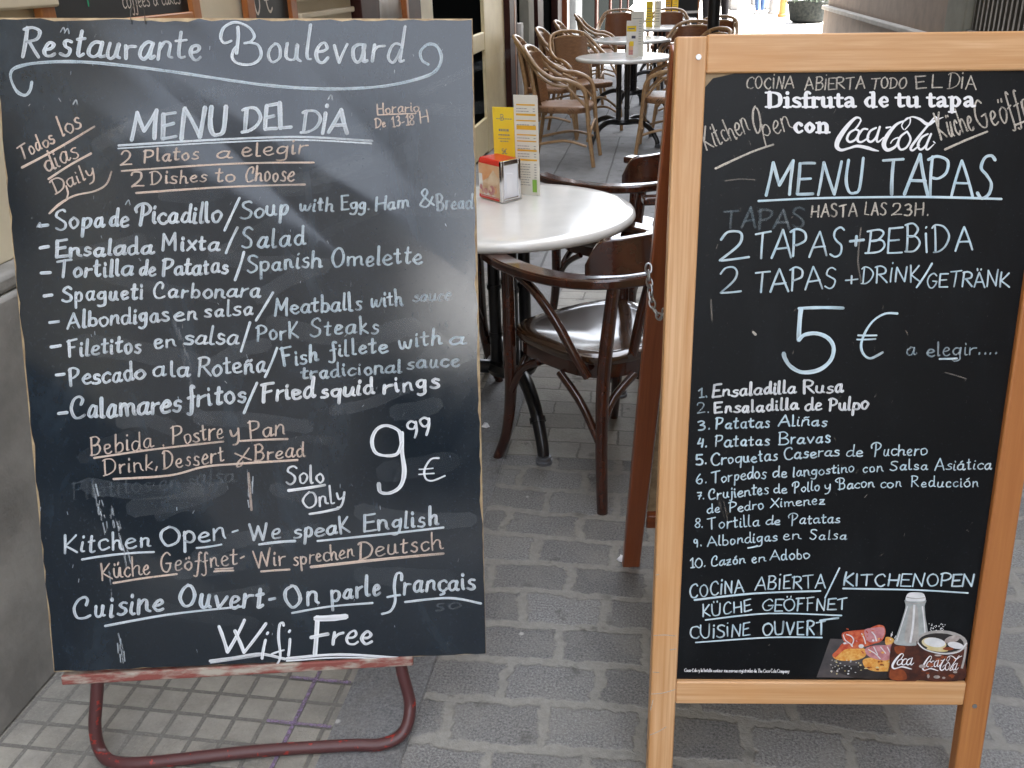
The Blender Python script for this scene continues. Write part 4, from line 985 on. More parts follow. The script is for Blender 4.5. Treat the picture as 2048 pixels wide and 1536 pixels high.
p.page('''COC!NA|1379,1195,1488,1185|25|3.6
AB!ERTA|1510,1180,1651,1176|26|3.6
_|1650,1196 1679,1136|3
_|1389,1200 1508,1187 1641,1182|3.4
KITCHEN|1686,1171,1848,1172|25|3.8
OPEN|1854,1172,1946,1172|25|3.6
_|1686,1177 1831,1180 1936,1186|3.2
KÜCHE|1405,1234,1503,1222|23|3.4
GEÖFFNET|1525,1222,1694,1219|24|3.4
_|1411,1240 1537,1227 1683,1231|3
CU!S!NE|1380,1277,1500,1271|25|3.6
OUVERT|1525,1271,1652,1269|26|3.8
_|1640,1241 1677,1236|3.6
_|1391,1285 1538,1275 1644,1275|2.8
Patatas|1430,858,1539,855|23|3.6
Aliñas|1557,852,1654,852|22|3.6
4.|1395,895,1415,893|20|3.8
Patatas|1429,893,1539,891|23|3.6
Bravas|1558,889,1661,885|23|3.6
5.|1393,930,1414,928|19|3.8
Croquetas|1423,930,1555,920|23|3.6
Caseras|1568,919,1678,911|22|3.4
de|1693,913,1725,913|22|3.2
Þuchero|1746,912,1853,910|23|3.2
6.|1393,968,1414,965|18|3.4
Torpedos|1424,966,1532,956|23|3.2
de|1545,955,1574,955|20|3.2
langostino|1585,954,1708,944|20|3.1
con|1725,945,1765,944|19|3
Salsa|1779,941,1856,939|20|3
Asiática|1869,940,1983,939|22|3
7.|1395,999,1409,998|14|3
©rujientes|1416,999,1537,988|22|3.2
de|1547,987,1574,986|20|3
Þollo|1586,984,1639,981|19|3
y|1649,981,1663,979|22|2.8
ßacon|1675,979,1748,974|20|3
con|1761,975,1803,974|19|2.8
Reducción|1821,974,1957,974|20|2.8
de|1414,1027,1440,1024|18|2.8
Pedro|1459,1024,1527,1018|20|2.9
Ximenez|1541,1015,1649,1008|19|2.9
8.|1389,1056,1407,1055|18|3
Tortilla|1416,1059,1519,1051|22|3
de|1532,1050,1560,1050|19|3
Þatatas|1580,1049,1680,1045|20|3
9.|1389,1095,1404,1092|17|2.8
Albondigas|1416,1093,1554,1081|20|2.9
_|1496,1096 1515,1092|2.6
en|1566,1079,1600,1079|19|2.8
Salsa|1618,1079,1693,1079|19|2.9
10.|1381,1136,1412,1133|18|3
©azón|1422,1134,1490,1126|20|3
en|1503,1126,1531,1123|19|2.8
Adobo|1541,1121,1619,1117|21|2.8''')
subR(p,'chalk_lettering','sky','pale blue chalk prices, tapas list and opening lines')
p=penR()
p.page('''Ensaladilla|1425,794,1591,786|25|5.6
Rusa|1607,787,1686,785|27|5.4
Ensaladilla|1429,826,1596,819|23|5.6
de|1610,821,1643,820|25|5.2
Pulpo|1659,821,1735,818|25|5.4''')
subR(p,'chalk_lettering','bright','the first two tapas in thick bright white')
p=penR(); rg=random.Random(9)
drip(1434,990,1452,1030,14,3,.15)
for i in range(90):
    x=rg.uniform(1400,2000); y=rg.uniform(170,1330); p.stroke([(x,y),(x+rg.uniform(-6,6),y+rg.uniform(1,9))],rg.uniform(.6,1.6),rg.uniform(.08,.35),False)
for a in ([(1450,362),(1480,358),(1510,360)],[(1890,745),(1915,752),(1932,758)],[(1505,660),(1509,668)],[(1722,560),(1716,520),(1722,455)],[(1422,600),(1424,640)]): p.stroke(a,3.5,.22,True)
p.stroke([(1506,664),(1511,669)],6,.9,False)
subR(p,'chalk_stain','cream','old chalk specks and rubs')
p=penR(); p.hollow=1
p.word('Coca-Cola y la botella contour son marcas registradas de The Coca-Cola Company',1369,1343.5,1578,1345.5,7,1.1,1,0,.6)
subR(p,'printed_small_print','print','tiny printed legal line')
# printed photograph of toasts, a bottle and a glass: flat inks on the panel
def z8(a,b_): return (a/3.69+1620,b_/3.69+1120)
def ink(name,c1,c2,sc=60,lo=.35,hi=.65): return simple(name,c1,.4,0,c2,sc,lo,hi)
INK=[ink('slate ink',(.085,.075,.078),(.05,.048,.052)),ink('toast ink',(.66,.25,.03),(.80,.48,.14),150),ink('red ham ink',(.42,.035,.015),(.62,.16,.07),110),
 ink('pink ham ink',(.42,.15,.17),(.60,.30,.32),70),ink('bottle glass ink',(.42,.455,.455),(.27,.30,.305),45),ink('cola ink',(.035,.010,.007),(.10,.025,.012),60),
 ink('amber ink',(.30,.07,.018),(.16,.03,.01),70),ink('glass rim ink',(.46,.44,.42),(.30,.29,.28),45),ink('lemon ink',(.70,.62,.40),(.60,.50,.22),50),ink('white ink',(.75,.76,.78),(.62,.64,.66),50),ink('dark ink',(.014,.012,.013),(.03,.025,.025)),ink('ice ink',(.22,.17,.15),(.50,.46,.44),60)]
b=MB(); lay=[0]
def poly(pts,mi,curved=True):
    lay[0]+=1; P=pts
    if curved: P=[(v.x,v.y) for v in smooth([Vector((x,y,0)) for x,y in pts],[0]*len(pts),4,True)[0]]
    b.add([PR(*z8(x,y),.0004+.00003*lay[0]) for x,y in P],[tuple(range(len(P)))],mi)
def ell(cx,cy,rx,ry,mi,tilt=0): poly([(cx+rx*math.cos(t*math.pi/12)*math.cos(tilt)-ry*math.sin(t*math.pi/12)*math.sin(tilt),cy+rx*math.cos(t*math.pi/12)*math.sin(tilt)+ry*math.sin(t*math.pi/12)*math.cos(tilt)) for t in range(24)],mi,False)
def line(pts,w,mi):
    lay[0]+=1; P,_=smooth([Vector((x,y,0)) for x,y in pts],[0]*len(pts),5,False); vs=[]
    for i in range(len(P)):
        d=(P[min(i+1,len(P)-1)]-P[max(i-1,0)]).normalized()
        for sg in (-1,1): vs.append(PR(*z8(P[i].x-d.y*w/2*sg,P[i].y+d.x*w/2*sg),.0004+.00003*lay[0]))
    b.add(vs,[(2*i,2*i+1,2*i+3,2*i+2) for i in range(len(P)-1)],mi)
rg=random.Random(21)
poly([(150,580),(420,592),(620,600),(620,872),(48,866)],0,False)
poly([(150,790),(380,780),(600,800),(600,870),(330,868)],10)
poly([(165,705),(185,680),(235,640),(330,640),(410,660),(412,705),(360,735),(270,745),(195,735)],1)
poly([(165,700),(200,665),(250,610),(330,625),(395,650),(330,655),(260,660),(205,705),(185,720)],2)
poly([(238,540),(330,520),(420,512),(470,490),(510,478),(548,492),(556,545),(525,600),(470,618),(400,640),(320,632),(255,605)],2)
poly([(400,520),(470,500),(545,500),(545,560),(500,600),(430,600)],3); poly([(560,570),(615,580),(618,620),(560,625)],1)
for q in ([(250,545),(300,560),(322,590),(310,625)],[(380,540),(400,580),(410,620)],[(455,530),(480,560),(490,600)],[(245,550),(260,590),(300,620)]): line(q,8,9)
poly([(388,745),(430,722),(520,722),(600,738),(604,812),(540,822),(470,820),(410,795)],1)
poly([(408,655),(470,632),(560,628),(622,625),(620,700),(575,738),(500,735),(425,705)],3)
for q in ([(430,660),(480,690),(520,730)],[(520,640),(560,690)],[(470,640),(500,700)],[(570,640),(600,700)]): line(q,7,9)

for i in range(26): ell(rg.uniform(250,540),rg.uniform(505,690),rg.uniform(6,16),rg.uniform(3,8),rg.choice((2,2,3,1,9)),rg.uniform(-1,1))
for i in range(20): ell(rg.uniform(400,595),rg.uniform(745,812),rg.uniform(5,14),rg.uniform(3,7),rg.choice((1,1,8,6)))
ell(378,636,20,15,9); ell(300,690,60,22,1)
for i in range(34): ell(rg.uniform(150,380),rg.uniform(735,840),rg.uniform(3,8),rg.uniform(2,6),rg.choice((9,9,8,7)))
poly([(600,640),(640,600),(800,610),(815,660),(812,880),(592,880),(588,760)],5)
poly([(600,800),(690,815),(710,880),(596,880)],6); poly([(625,640),(700,640),(690,690),(640,690)],6)
poly([(706,290),(850,290),(846,340),(852,420),(868,560),(800,625),(700,632),(622,615),(640,555),(685,420),(706,340)],4)
poly([(712,262),(735,242),(780,238),(830,244),(848,265),(848,300),(780,306),(710,300)],9); line([(712,275),(780,285),(848,278)],6,7); line([(705,310),(780,322),(850,312)],6,7)
poly([(745,345),(790,345),(800,470),(790,600),(700,600),(715,470)],7); line([(720,340),(680,470),(640,600)],7,9); line([(835,345),(852,470),(858,570)],5,7); line([(830,340),(845,480),(850,560)],10,9); line([(770,330),(760,480),(740,610)],16,9)
poly([(786,600),(830,650),(980,695),(1100,680),(1162,610),(1148,760),(1128,884),(812,884),(800,760)],5)
for i in range(26): ell(rg.uniform(820,1110),rg.uniform(700,870),rg.uniform(8,28),rg.uniform(5,16),rg.choice((6,6,5,11)))
ell(976,606,186,88,7,.06); ell(968,612,168,72,10,.06); ell(915,615,92,42,8,.15); ell(920,608,80,34,9,.15); ell(1050,585,60,26,11,-.3); ell(1075,630,60,24,9,.2); ell(940,660,80,16,8,.1); ell(1020,655,40,12,6)
line([(795,610),(850,660),(980,692),(1100,676),(1155,612)],9,9); line([(1150,640),(1140,720),(1120,800)],16,7)
for i in range(30): ell(rg.uniform(860,1000),rg.uniform(470,520),rg.uniform(2,6),rg.uniform(2,5),9)
for i in range(10): ell(rg.uniform(590,640),rg.uniform(520,590),rg.uniform(2,5),rg.uniform(3,8),9)
b.build('printed_picture',INK,rpanel,smooth_angle=0,label='printed photo of ham toasts, a bottle and a glass with lemon')
p=Pen(GRt,nR,.0042); p.hollow=1
x,y=z8(826,702); logo(p,x,y,.335/3.69,.40/3.69)
x,y=z8(600,684); logo(p,x,y,.42/3.69,.42/3.69,6)
subR(p,'printed_lettering','print','white script logos on the printed bottle and glass')
# ================================================================ FURNITURE
def outline(w,d,n=32,p=.62,taper=.1):
    o=[]
    for i in range(n):
        a=2*math.pi*i/n; c,s_=math.cos(a),math.sin(a)
        x=w*math.copysign(abs(c)**p,c); y=d*math.copysign(abs(s_)**p,s_); o.append((x*(1+taper*y/d),y))
    return o
def make_bentwood(loc,rz,label,group):
    t=thing('bentwood_armchair',label,'chair',loc,rz,group)
    o=outline(.215,.21); n=len(o)
    b=MB(); rings=[(1.0,.437),(1.03,.448),(1.02,.462),(.96,.468),(.80,.463),(.5,.455),(.2,.452)]; vs=[];fs=[]
    for sc,z in rings: vs += [(x*sc,y*sc,z) for x,y in o]
    for i in range(len(rings)-1):
        for k in range(n): fs.append((i*n+k,i*n+(k+1)%n,(i+1)*n+(k+1)%n,(i+1)*n+k))
    fs += [tuple(range(n))[::-1],tuple((len(rings)-1)*n+k for k in range(n))]
    b.add(vs,fs); b.build('seat',M['seat'],t,smooth_angle=50)
    b=MB(); vs=[(x*.97,y*.97,z) for z in (.395,.437) for x,y in o]; b.add(vs,[(k,(k+1)%n,n+(k+1)%n,n+k) for k in range(n)]+[tuple(range(n))[::-1]]); b.build('seat_frame',M['bent'],t,smooth_angle=50)
    for sx in (-1,1):
        b=MB(); b.tube([(sx*.225,.165,.675),(sx*.222,.172,.44),(sx*.218,.18,.25),(sx*.225,.20,.1),(sx*.245,.23,0)],[.017,.02,.019,.017,.015],12); b.build('leg',M['bent'],t,smooth_angle=60)
    for sx in (-1,1):
        b=MB(); b.tube([(sx*.165,-.245,.69),(sx*.168,-.215,.45),(sx*.175,-.215,.22),(sx*.185,-.235,0)],[.017,.02,.018,.016],12); b.build('leg',M['bent'],t,smooth_angle=60)
    pts=[(-.245,.235,.672),(-.268,.10,.672),(-.262,-.05,.675),(-.225,-.17,.68),(-.14,-.25,.685),(0,-.278,.687)]
    outs=[(-1,.15,0),(-1,0,0),(-1,-.1,0),(-1,-.8,0),(-.5,-1,0),(0,-1,0)]
    pts+=[(-x,y,z) for x,y,z in pts[-2::-1]]; outs+=[(-x,y,z) for x,y,z in outs[-2::-1]]
    b=MB(); b.band(pts,.060,.028,outs); b.build('arm_rail',M['bent'],t,bevel=.006)
    pp=[(-.215,-.19,.716),(-.19,-.215,.717),(-.14,-.252,.718),(-.07,-.273,.72),(0,-.280,.72)]; po=[(-1,-.8,0),(-.8,-.9,0),(-.5,-1,0),(-.25,-1,0),(0,-1,0)]; hs_=[.030,.088,.097,.099,.10]
    pp+=[(-x,y,z) for x,y,z in pp[-2::-1]]; po+=[(-x,y,z) for x,y,z in po[-2::-1]]; hs_+=hs_[-2::-1]
    b=MB(); b.band(pp,.026,.1,po,tops=hs_); b.build('back_panel',M['bent'],t,bevel=.005)
    for sx in (-.065,.065):
        b=MB(); b.tube([(sx,-.272,.69),(sx*.95,-.235,.57),(sx*.85,-.20,.45)],[.013,.015,.014],10); b.build('back_slat',M['bent'],t,smooth_angle=60)
    for sx in (-1,1):
        b=MB(); b.tube([(sx*.262,.10,.672),(sx*.255,.0,.64),(sx*.238,-.09,.56),(sx*.215,-.145,.47),(sx*.19,-.17,.41)],.013,10); b.build('arm_brace',M['bent'],t,smooth_angle=60)
    for q in ([(-.178,-.215,.22),(-.14,-.21,.33),(-.05,-.205,.395)],[(.178,-.215,.22),(.14,-.21,.33),(.05,-.205,.395)],
              [(-.18,-.21,.22),(-.195,-.15,.32),(-.205,-.06,.392)],[(.18,-.21,.22),(.195,-.15,.32),(.205,-.06,.392)],
              [(-.222,.18,.24),(-.215,.12,.34),(-.208,.04,.392)],[(.222,.18,.24),(.215,.12,.34),(.208,.04,.392)],
              [(-.218,.18,.24),(-.15,.19,.34),(-.05,.198,.395)],[(.218,.18,.24),(.15,.19,.34),(.05,.198,.395)]):
        b=MB(); b.tube(q,.012,8); b.build('leg_brace',M['bent'],t,smooth_angle=60)
    return t
GB='dark bentwood armchairs round the near table'
cA_=make_bentwood((-.165,2.60,0),math.radians(43),'dark bentwood armchair nearest the camera, back turned, seat shining',GB)
copy_thing(cA_,(-.15,3.72,0),math.radians(48),'dark bentwood armchair behind the round white table, back panel showing over it',GB)
copy_thing(cA_,(-.90,3.06,0),math.radians(-112),'dark bentwood armchair half hidden behind the large menu chalkboard',GB)
copy_thing(cA_,(.17,3.05,0),math.radians(92),'dark bentwood armchair almost hidden behind the sandwich board, arm ends showing',GB)

def make_table(loc,label,group,R=.42,h=.73,rz=0):
    t=thing('round_table',label,'table',loc,rz,group)
    b=MB(); b.lathe([(.0,h-.034),(R-.03,h-.034),(R-.008,h-.030),(R,h-.018),(R-.004,h-.006),(R-.014,h-.001),(R-.05,h),(0.001,h)],72); b.build('table_top',M['marble'],t,smooth_angle=60)
    b=MB()
    for a in range(4):
        an=a*math.pi/2+.3; x,y=.052*math.cos(an),.052*math.sin(an); b.tube([(x,y,.17),(x,y,h-.05)],.021,12)
        for z in (.30,.47): b.tube([(x,y,z-.008),(x,y,z+.008)],.025,12)
    b.box((-.16,-.16,h-.05),(.16,.16,h-.035)); b.lathe([(.0,.16),(.085,.16),(.095,.18),(.085,.20),(0.001,.20)],24); b.build('column',M['iron'],t,smooth_angle=50)
    for a in range(4):
        an=a*math.pi/2+math.radians(-67); c,s_=math.cos(an),math.sin(an)
        b=MB(); P=[(.07,.18),(.19,.195),(.31,.15),(.385,.07),(.405,.025)]; b.tube([(c*r,s_*r,z) for r,z in P],[.024,.024,.022,.020,.019],12)
        b.tube([(c*.335,s_*.335,.128),(c*.345,s_*.345,.116)],.027,12); ft=b.build('foot',M['iron'],t,smooth_angle=60)
        b=MB(); b.lathe([(.0,.0),(.026,0),(.027,.010),(.021,.013),(.024,.018),(.023,.026),(0.001,.027)],18,0,c*.407,s_*.407); g=b.build('glide',M['glide'],ft,org=(0,0,0),smooth_angle=60)
    return t
GT='round white cafe tables'
tA=make_table((-.505,2.955,0),'large round white table with a napkin dispenser, nearest to the boards',GT)
TT=[(tA,(-.385,8.50,0),'round white table ringed by rattan chairs, with a folded yellow and white card'),
    (tA,(-.40,10.55,0),'third round white table, just behind the one with the folded card'),
    (tA,(-.12,12.5,0),'fourth round white table, far down the terrace'),
    (tA,(-.05,14.4,0),'farthest round white table at the sunny end of the terrace')]
for i,(s_,l,lbq) in enumerate(TT): copy_thing(s_,l,.4*i+.5,lbq,GT)

def make_rattan(loc,rz,label,group,wick='wicker'):
    t=thing('rattan_armchair',label,'chair',loc,rz,group)
    o=outline(.225,.215); n=len(o)
    b=MB(); rings=[(.98,.405),(1.02,.42),(1.02,.445),(.97,.455),(.6,.448),(.15,.444)]; vs=[];fs=[]
    for sc,z in rings: vs += [(x*sc,y*sc,z) for x,y in o]
    for i in range(len(rings)-1):
        for k in range(n): fs.append((i*n+k,i*n+(k+1)%n,(i+1)*n+(k+1)%n,(i+1)*n+k))
    fs += [tuple(range(n))[::-1],tuple((len(rings)-1)*n+k for k in range(n))]
    b.add(vs,fs); b.build('seat',M[wick],t,smooth_angle=50)
    for dz,dr,nm in ((0,0,'cane_loop'),(-.045,-.012,'cane_loop')):
        q=[(-.255+dr*-1,.255,0),(-.255-dr,.215,.30),(-.262-dr,.20,.50),(-.272-dr,.165,.60+dz*.5),(-.282-dr,.06,.655+dz),(-.285-dr,-.06,.675+dz),(-.268-dr,-.17,.74+dz),(-.20,-.265-dr,.845+dz),(-.10,-.305-dr,.88+dz),(0,-.315-dr,.885+dz)]
        if dz: q=q[4:]; 
        q+=[(-x,y,z) for x,y,z in q[-2::-1]]
        b=MB(); b.tube(q,.0165 if not dz else .013,10,sub=5); b.build(nm,M['rattan'],t,smooth_angle=60)
    for sx in (-1,1):
        b=MB(); b.tube([(sx*.165,-.275,.86),(sx*.19,-.225,.60),(sx*.20,-.205,.43),(sx*.215,-.235,.2),(sx*.235,-.275,0)],.0155,10); b.build('leg',M['rattan'],t,smooth_angle=60)
    pp=[(-.185,-.235),(-.13,-.268),(-.06,-.287),(0,-.292)]; pp+=[(-x,y) for x,y in pp[-2::-1]]
    b=MB(); vs=[]; n=len(pp)
    P,_=smooth([Vector((x,y,0)) for x,y in pp],[0]*n,4,False)
    for v in P:
        for y_,z in ((.065,.46),(0,.835)):
            for d in (-.008,.008): vs.append((v.x*(.98),v.y+y_+d,z))
    fs=[]
    for i in range(len(P)-1):
        a=i*4; fs+=[(a,a+4,a+6,a+2),(a+1,a+3,a+7,a+5),(a+2,a+6,a+7,a+3),(a,a+1,a+5,a+4)]
    b.add(vs,fs); b.build('back_rest',M[wick],t,smooth_angle=50)
    for sx in (-1,1):
        b=MB(); b.tube([(sx*.250,.20,.16),(sx*.238,.02,.20),(sx*.215,-.225,.16)],.011,8); b.build('stretcher',M['rattan'],t,smooth_angle=60)
        b=MB(); b.tube([(sx*.262,.195,.46),(sx*.262,.05,.60),(sx*.262,-.06,.655)],.010,8); b.build('arm_brace',M['rattan'],t,smooth_angle=60)
    b=MB(); b.tube([(-.250,.205,.2),(0,.235,.33),(.250,.205,.2)],.011,8); b.build('stretcher',M['rattan'],t,smooth_angle=60)
    return t
GR_='rattan armchairs along the terrace'
rA=make_rattan((-.80,7.62,0),math.radians(-92),'rattan armchair nearest the camera, left of the second table, facing right',GR_)
RR=[(( .02,8.14),88,'rattan armchair right of the second table, partly behind the sandwich board'),
    ((-1.08,8.85),-85,'rattan armchair behind the nearest one, against the shopfront on the left'),
    ((-.78,9.15),-140,'rattan armchair tucked behind the second table'),
    ((-1.02,9.95),-92,'rattan armchair by the shopfront, third in the row on the left'),
    ((-.98,11.2),-90,'rattan armchair left of the third table, back catching the light'),
    ((-.88,12.6),-88,'farthest rattan armchair of the row on the left'),
    ((.22,9.2),120,'rattan armchair on the right, just behind the second table')]
for (x,y),a,lbq in RR: copy_thing(rA,(x,y,0),math.radians(a),lbq,GR_)
GW='dark orange wicker chairs farther off'
wA=make_rattan((-.70,13.5,0),math.radians(178),'dark orange wicker chair far back beside the slate panel',GW,'wicker2')
for (x,y),a,lbq in [((.20,10.35),165,'dark orange wicker chair beside the black post, nearer of the pair'),((.42,11.2),150,'dark orange wicker chair beside the black post, farther of the pair'),((-.02,13.4),180,'dark orange wicker chair behind the fourth table, white glare on its seat')]:
    copy_thing(wA,(x,y,0),math.radians(a),lbq,GW)

# ---------------------------------------------------------------- things on the tables
def word_on(mb,o,e1,e2,n,x,y,t,cap,w,mi,lay):
    u=x
    for c in t:
        if c==' ': u+=cap*.4; continue
        adv,st=GL[c]
        for kd,pts in st:
            P=[Vector((u+a*cap/10,y+b_*cap/10,0)) for a,b_ in pts]
            if kd=='S' and len(P)>2: P,_=smooth(P,[0]*len(P),4,False)
            lay[0]+=1; vs=[]
            for i in range(len(P)):
                d=(P[min(i+1,len(P)-1)]-P[max(i-1,0)]).normalized()
                for sg in (-1,1): vs.append(o+e1*(P[i].x-d.y*w/2*sg)+e2*(P[i].y+d.x*w/2*sg)+n*(.0004+.00001*lay[0]))
            mb.add(vs,[(2*i,2*i+1,2*i+3,2*i+2) for i in range(len(P)-1)],mi)
        u+=adv*cap/10+cap*.06
Z3=V(0,0,1)
M['red']=simple('red plastic',(.62,.035,.02),.3)
M['orangep']=simple('printed orange side',(.66,.30,.12),.45,0,(.70,.44,.25),14)
M['creamp']=simple('printed cream',(.70,.55,.38),.45,0,(.62,.42,.25),30)
M['pinkp']=simple('printed pink sofa',(.45,.15,.16),.5,0,(.60,.34,.28),90)
M['yellow']=simple('yellow card',(.82,.60,.035),.5,0,(.80,.55,.03),6)
M['amberp']=simple('amber print',(.72,.40,.03),.5)
M['greyp']=simple('grey print',(.22,.22,.21),.6)
M['greenp']=simple('green print',(.22,.42,.06),.5)
M['ivory']=simple('laminated ivory card',(.72,.70,.62),.35,0,(.66,.63,.54),7)
M['dglass']=simple('dark printed glass',(.05,.05,.09),.5)
nd=thing('napkin_dispenser','chrome and red napkin dispenser with a picture on its side, on the near table','napkin dispenser',V(-.56,3.14,.73),world=True)
c0=V(-.538,3.035,.732); a1=V(.075,.105,0).normalized(); a2=V(-.66,.75,0).normalized()   # a1: napkin face, a2: picture face
a1=V(.60,.80,0); a1.normalize(); a2=V(-.72,.69,0).normalized()
wF,wS,hD=.090,.120,.135
def D(a,c,z): return c0+a1*a+a2*c+Z3*z
b=MB(); prof=[(0,0),(wF,0),(wF,hD-.012),(wF-.004,hD-.003),(wF-.012,hD),(.012,hD),(.004,hD-.003),(0,hD-.012)]
b.prism(prof,a1,Z3,a2,D(0,.004,0),wS-.004); b.build('body',M['creamp'],nd,bevel=.002)
b=MB(); b.prism([(-.001,hD-.016),(wF+.001,hD-.016),(wF+.001,hD-.008),(wF-.006,hD+.0025),(.006,hD+.0025),(-.001,hD-.008)],a1,Z3,a2,D(0,.0045,0),wS-.004); b.build('top',M['red'],nd,bevel=.002)
b=MB(); fr_=[(0,0),(wF,0),(wF,hD),(0,hD)]
for q in ((0,0,.012,hD+.002),(wF-.012,0,wF,hD+.002),(.012,0,wF-.012,.012),(.012,hD-.014,wF-.012,hD+.002)):
    b.prism([(q[0],q[1]),(q[2],q[1]),(q[2],q[3]),(q[0],q[3])],a1,Z3,a2,D(0,-.008,0),.014)
b.prism([(.0,0),(wF,0),(wF,.004),(0,.004)],a1,Z3,a2,D(0,-.012,0),.006); b.build('chrome_front',M['chrome'],nd,bevel=.003)
b=MB(); b.prism([(.012,.012),(wF-.012,.012),(wF-.012,hD-.014),(.012,hD-.014)],a1,Z3,a2,D(0,-.003,0),.006); b.prism([(.02,.02),(.05,.02),(.055,.09),(.024,.095)],a1,Z3,a2,D(0,-.006,0),.003); b.build('napkins',M['napkin'],nd,bevel=.001)
b=MB(); so=D(-.0012,.007,0); lay=[0]
def side(pts,mi):
    lay[0]+=1; b.add([so+a2*x+Z3*z-a1*(.00012*lay[0]) for x,z in pts],[tuple(range(len(pts)))],mi)
side([(0,.003),(.114,.003),(.114,.120),(0,.120)],0); side([(0,.003),(.114,.003),(.114,.05),(.06,.075),(.03,.105),(0,.08)],1); side([(.09,.03),(.114,.03),(.114,.085),(.095,.085)],4)
side([(.0,.003),(.114,.003),(.114,.014),(0,.014)],3)
for i in range(14): side([(.003+i*.0072,.010),(.007+i*.0072,.010),(.007+i*.0072,.013),(.003+i*.0072,.013)],4)
side([(.02,.016),(.10,.016),(.10,.024),(.02,.024)],4)
rg=random.Random(4)
for i in range(26):
    cx,cz,r_=rg.uniform(.012,.096),rg.uniform(.026,.052),rg.uniform(.006,.013); side([(cx+r_*math.cos(k*math.pi/4),cz+r_*math.sin(k*math.pi/4)) for k in range(8)],rg.choice((2,2,1,0)))
b.build('printed_picture',[M['orangep'],M['creamp'],M['pinkp'],M['red'],M['paper']],nd,smooth_angle=0)

def card(name,label,base,e1,w,h,t,mats,deco,lean=.0):
    e1=e1.normalized(); n=e1.cross(Z3).normalized(); e2=(Z3-n*lean).normalized()
    if n.y>0: n=-n
    th=thing(name,label,'menu card',base,world=True)
    b=MB(); b.prism([(0,0),(w,0),(w,h),(0,h)],e1,e2,-n,base,t); cd_=b.build('card',mats[0],th,bevel=.0008)
    b=MB(); lay=[0]
    def rect(x0,y0,x1,y1,mi):
        lay[0]+=1; b.add([base+e1*x+e2*y+n*(.0004+.00003*lay[0]) for x,y in ((x0,y0),(x1,y0),(x1,y1),(x0,y1))],[(0,1,2,3)],mi)
    def wr(x,y,tx,cap,wd,mi): word_on(b,base,e1,e2,n,x,y,tx,cap,wd,mi,lay)
    deco(rect,wr); b.build('print',mats[1:],cd_,org=base,smooth_angle=0).location=(0,0,0)
    return th
rg=random.Random(8)
def deco_long(rect,wr):
    w,h=.088,.335
    rect(.010,h-.034,w-.010,h-.029,0)
    for y,t_ in ((.268,.007),(.250,.004),(.222,.014),(.203,.004),(.182,.004),(.150,.006),(.118,.006)): rect(.008,y,w-.008,y+t_,0)
    for y in range(30):
        yy=h-.045-y*.0088
        if any(abs(yy-q)<.008 for q in (.268,.250,.225,.203,.182,.150,.118)) : continue
        x=.010
        while x<.050: l=rg.uniform(.004,.012); rect(x,yy,min(x+l,.055),yy+.0022,1); x+=l+.002
        rect(w-.018,yy,w-.010,yy+.0022,1)
    rect(w-.026,.012,w-.010,.055,2)
card('menu_card','tall ivory price list with orange bands standing behind the napkin dispenser',V(-.505,3.175,.7305),V(.086,-.024,0),.088,.335,.002,[M['ivory'],M['amberp'],M['greyp'],M['greenp']],deco_long,-.03)
def deco_y(rect,wr):
    w=.080; x=.014
    wr(.030,.248,'B',.020,.0022,0); 
    while x<.066: l=rg.uniform(.004,.010); rect(x,.252,x+l,.255,0); x+=l+.0025
    for yy,x0,x1,tk in ((.212,.022,.060,.008),(.198,.020,.064,.004),(.186,.020,.064,.003),(.177,.026,.058,.003),(.112,.022,.062,.008),(.098,.018,.064,.003),(.089,.024,.060,.002),(.080,.024,.056,.002)):
        x=x0
        while x<x1: l=rg.uniform(.003,.009); rect(x,yy,min(x+l,x1),yy+tk,0); x+=l+.0018
    wr(.030,.136,'5€',.017,.0022,0)
card('menu_card','yellow card with a price printed on it, standing behind the napkin dispenser',V(-.585,3.205,.7305),V(.080,-.022,0),.080,.292,.002,[M['yellow'],M['greyp']],deco_y,-.02)
def deco_f(rect,wr):
    rect(.004,.205,.085,.25,0); rect(.016,.222,.07,.232,3)
    rect(.045,.150,.080,.172,1); rect(.022,.020,.060,.120,2); rect(.022,.020,.060,.060,4); rect(.03,.09,.065,.128,0)
card('menu_card','folded yellow and white card with a drink picture on the second table',V(-.36,8.36,.7305),V(.10,-.025,0),.105,.29,.002,[M['paper'],M['yellow'],M['dglass'],M['orangep'],M['greyp'],M['pinkp']],deco_f,0)
card('menu_card','plain ivory card just behind the folded one on the second table',V(-.325,8.42,.7305),V(.11,-.02,0),.11,.36,.002,[M['ivory'],M['greyp']],lambda r,w:[r(.012,.1+.02*i,.09,.104+.02*i,0) for i in range(11)],0)
for j,(x,y,z,c,lbq) in enumerate(((-.30,12.45,.7305,'yellow','bright yellow card on the fourth table'),(-.20,12.48,.7305,'ivory','pale card beside the yellow one on the fourth table'),(-.08,14.35,.7305,'amberp','amber card on the farthest table'),(.02,14.38,.7305,'yellow','yellow card beside the amber one on the farthest table'))):
    card('menu_card',lbq,V(x,y,z),V(.10,-.02,0),.085,.30,.002,[M[c],M['greyp']],lambda r,w:[r(.014,.06+.03*i,.066,.068+.03*i,0) for i in range(6)],0)

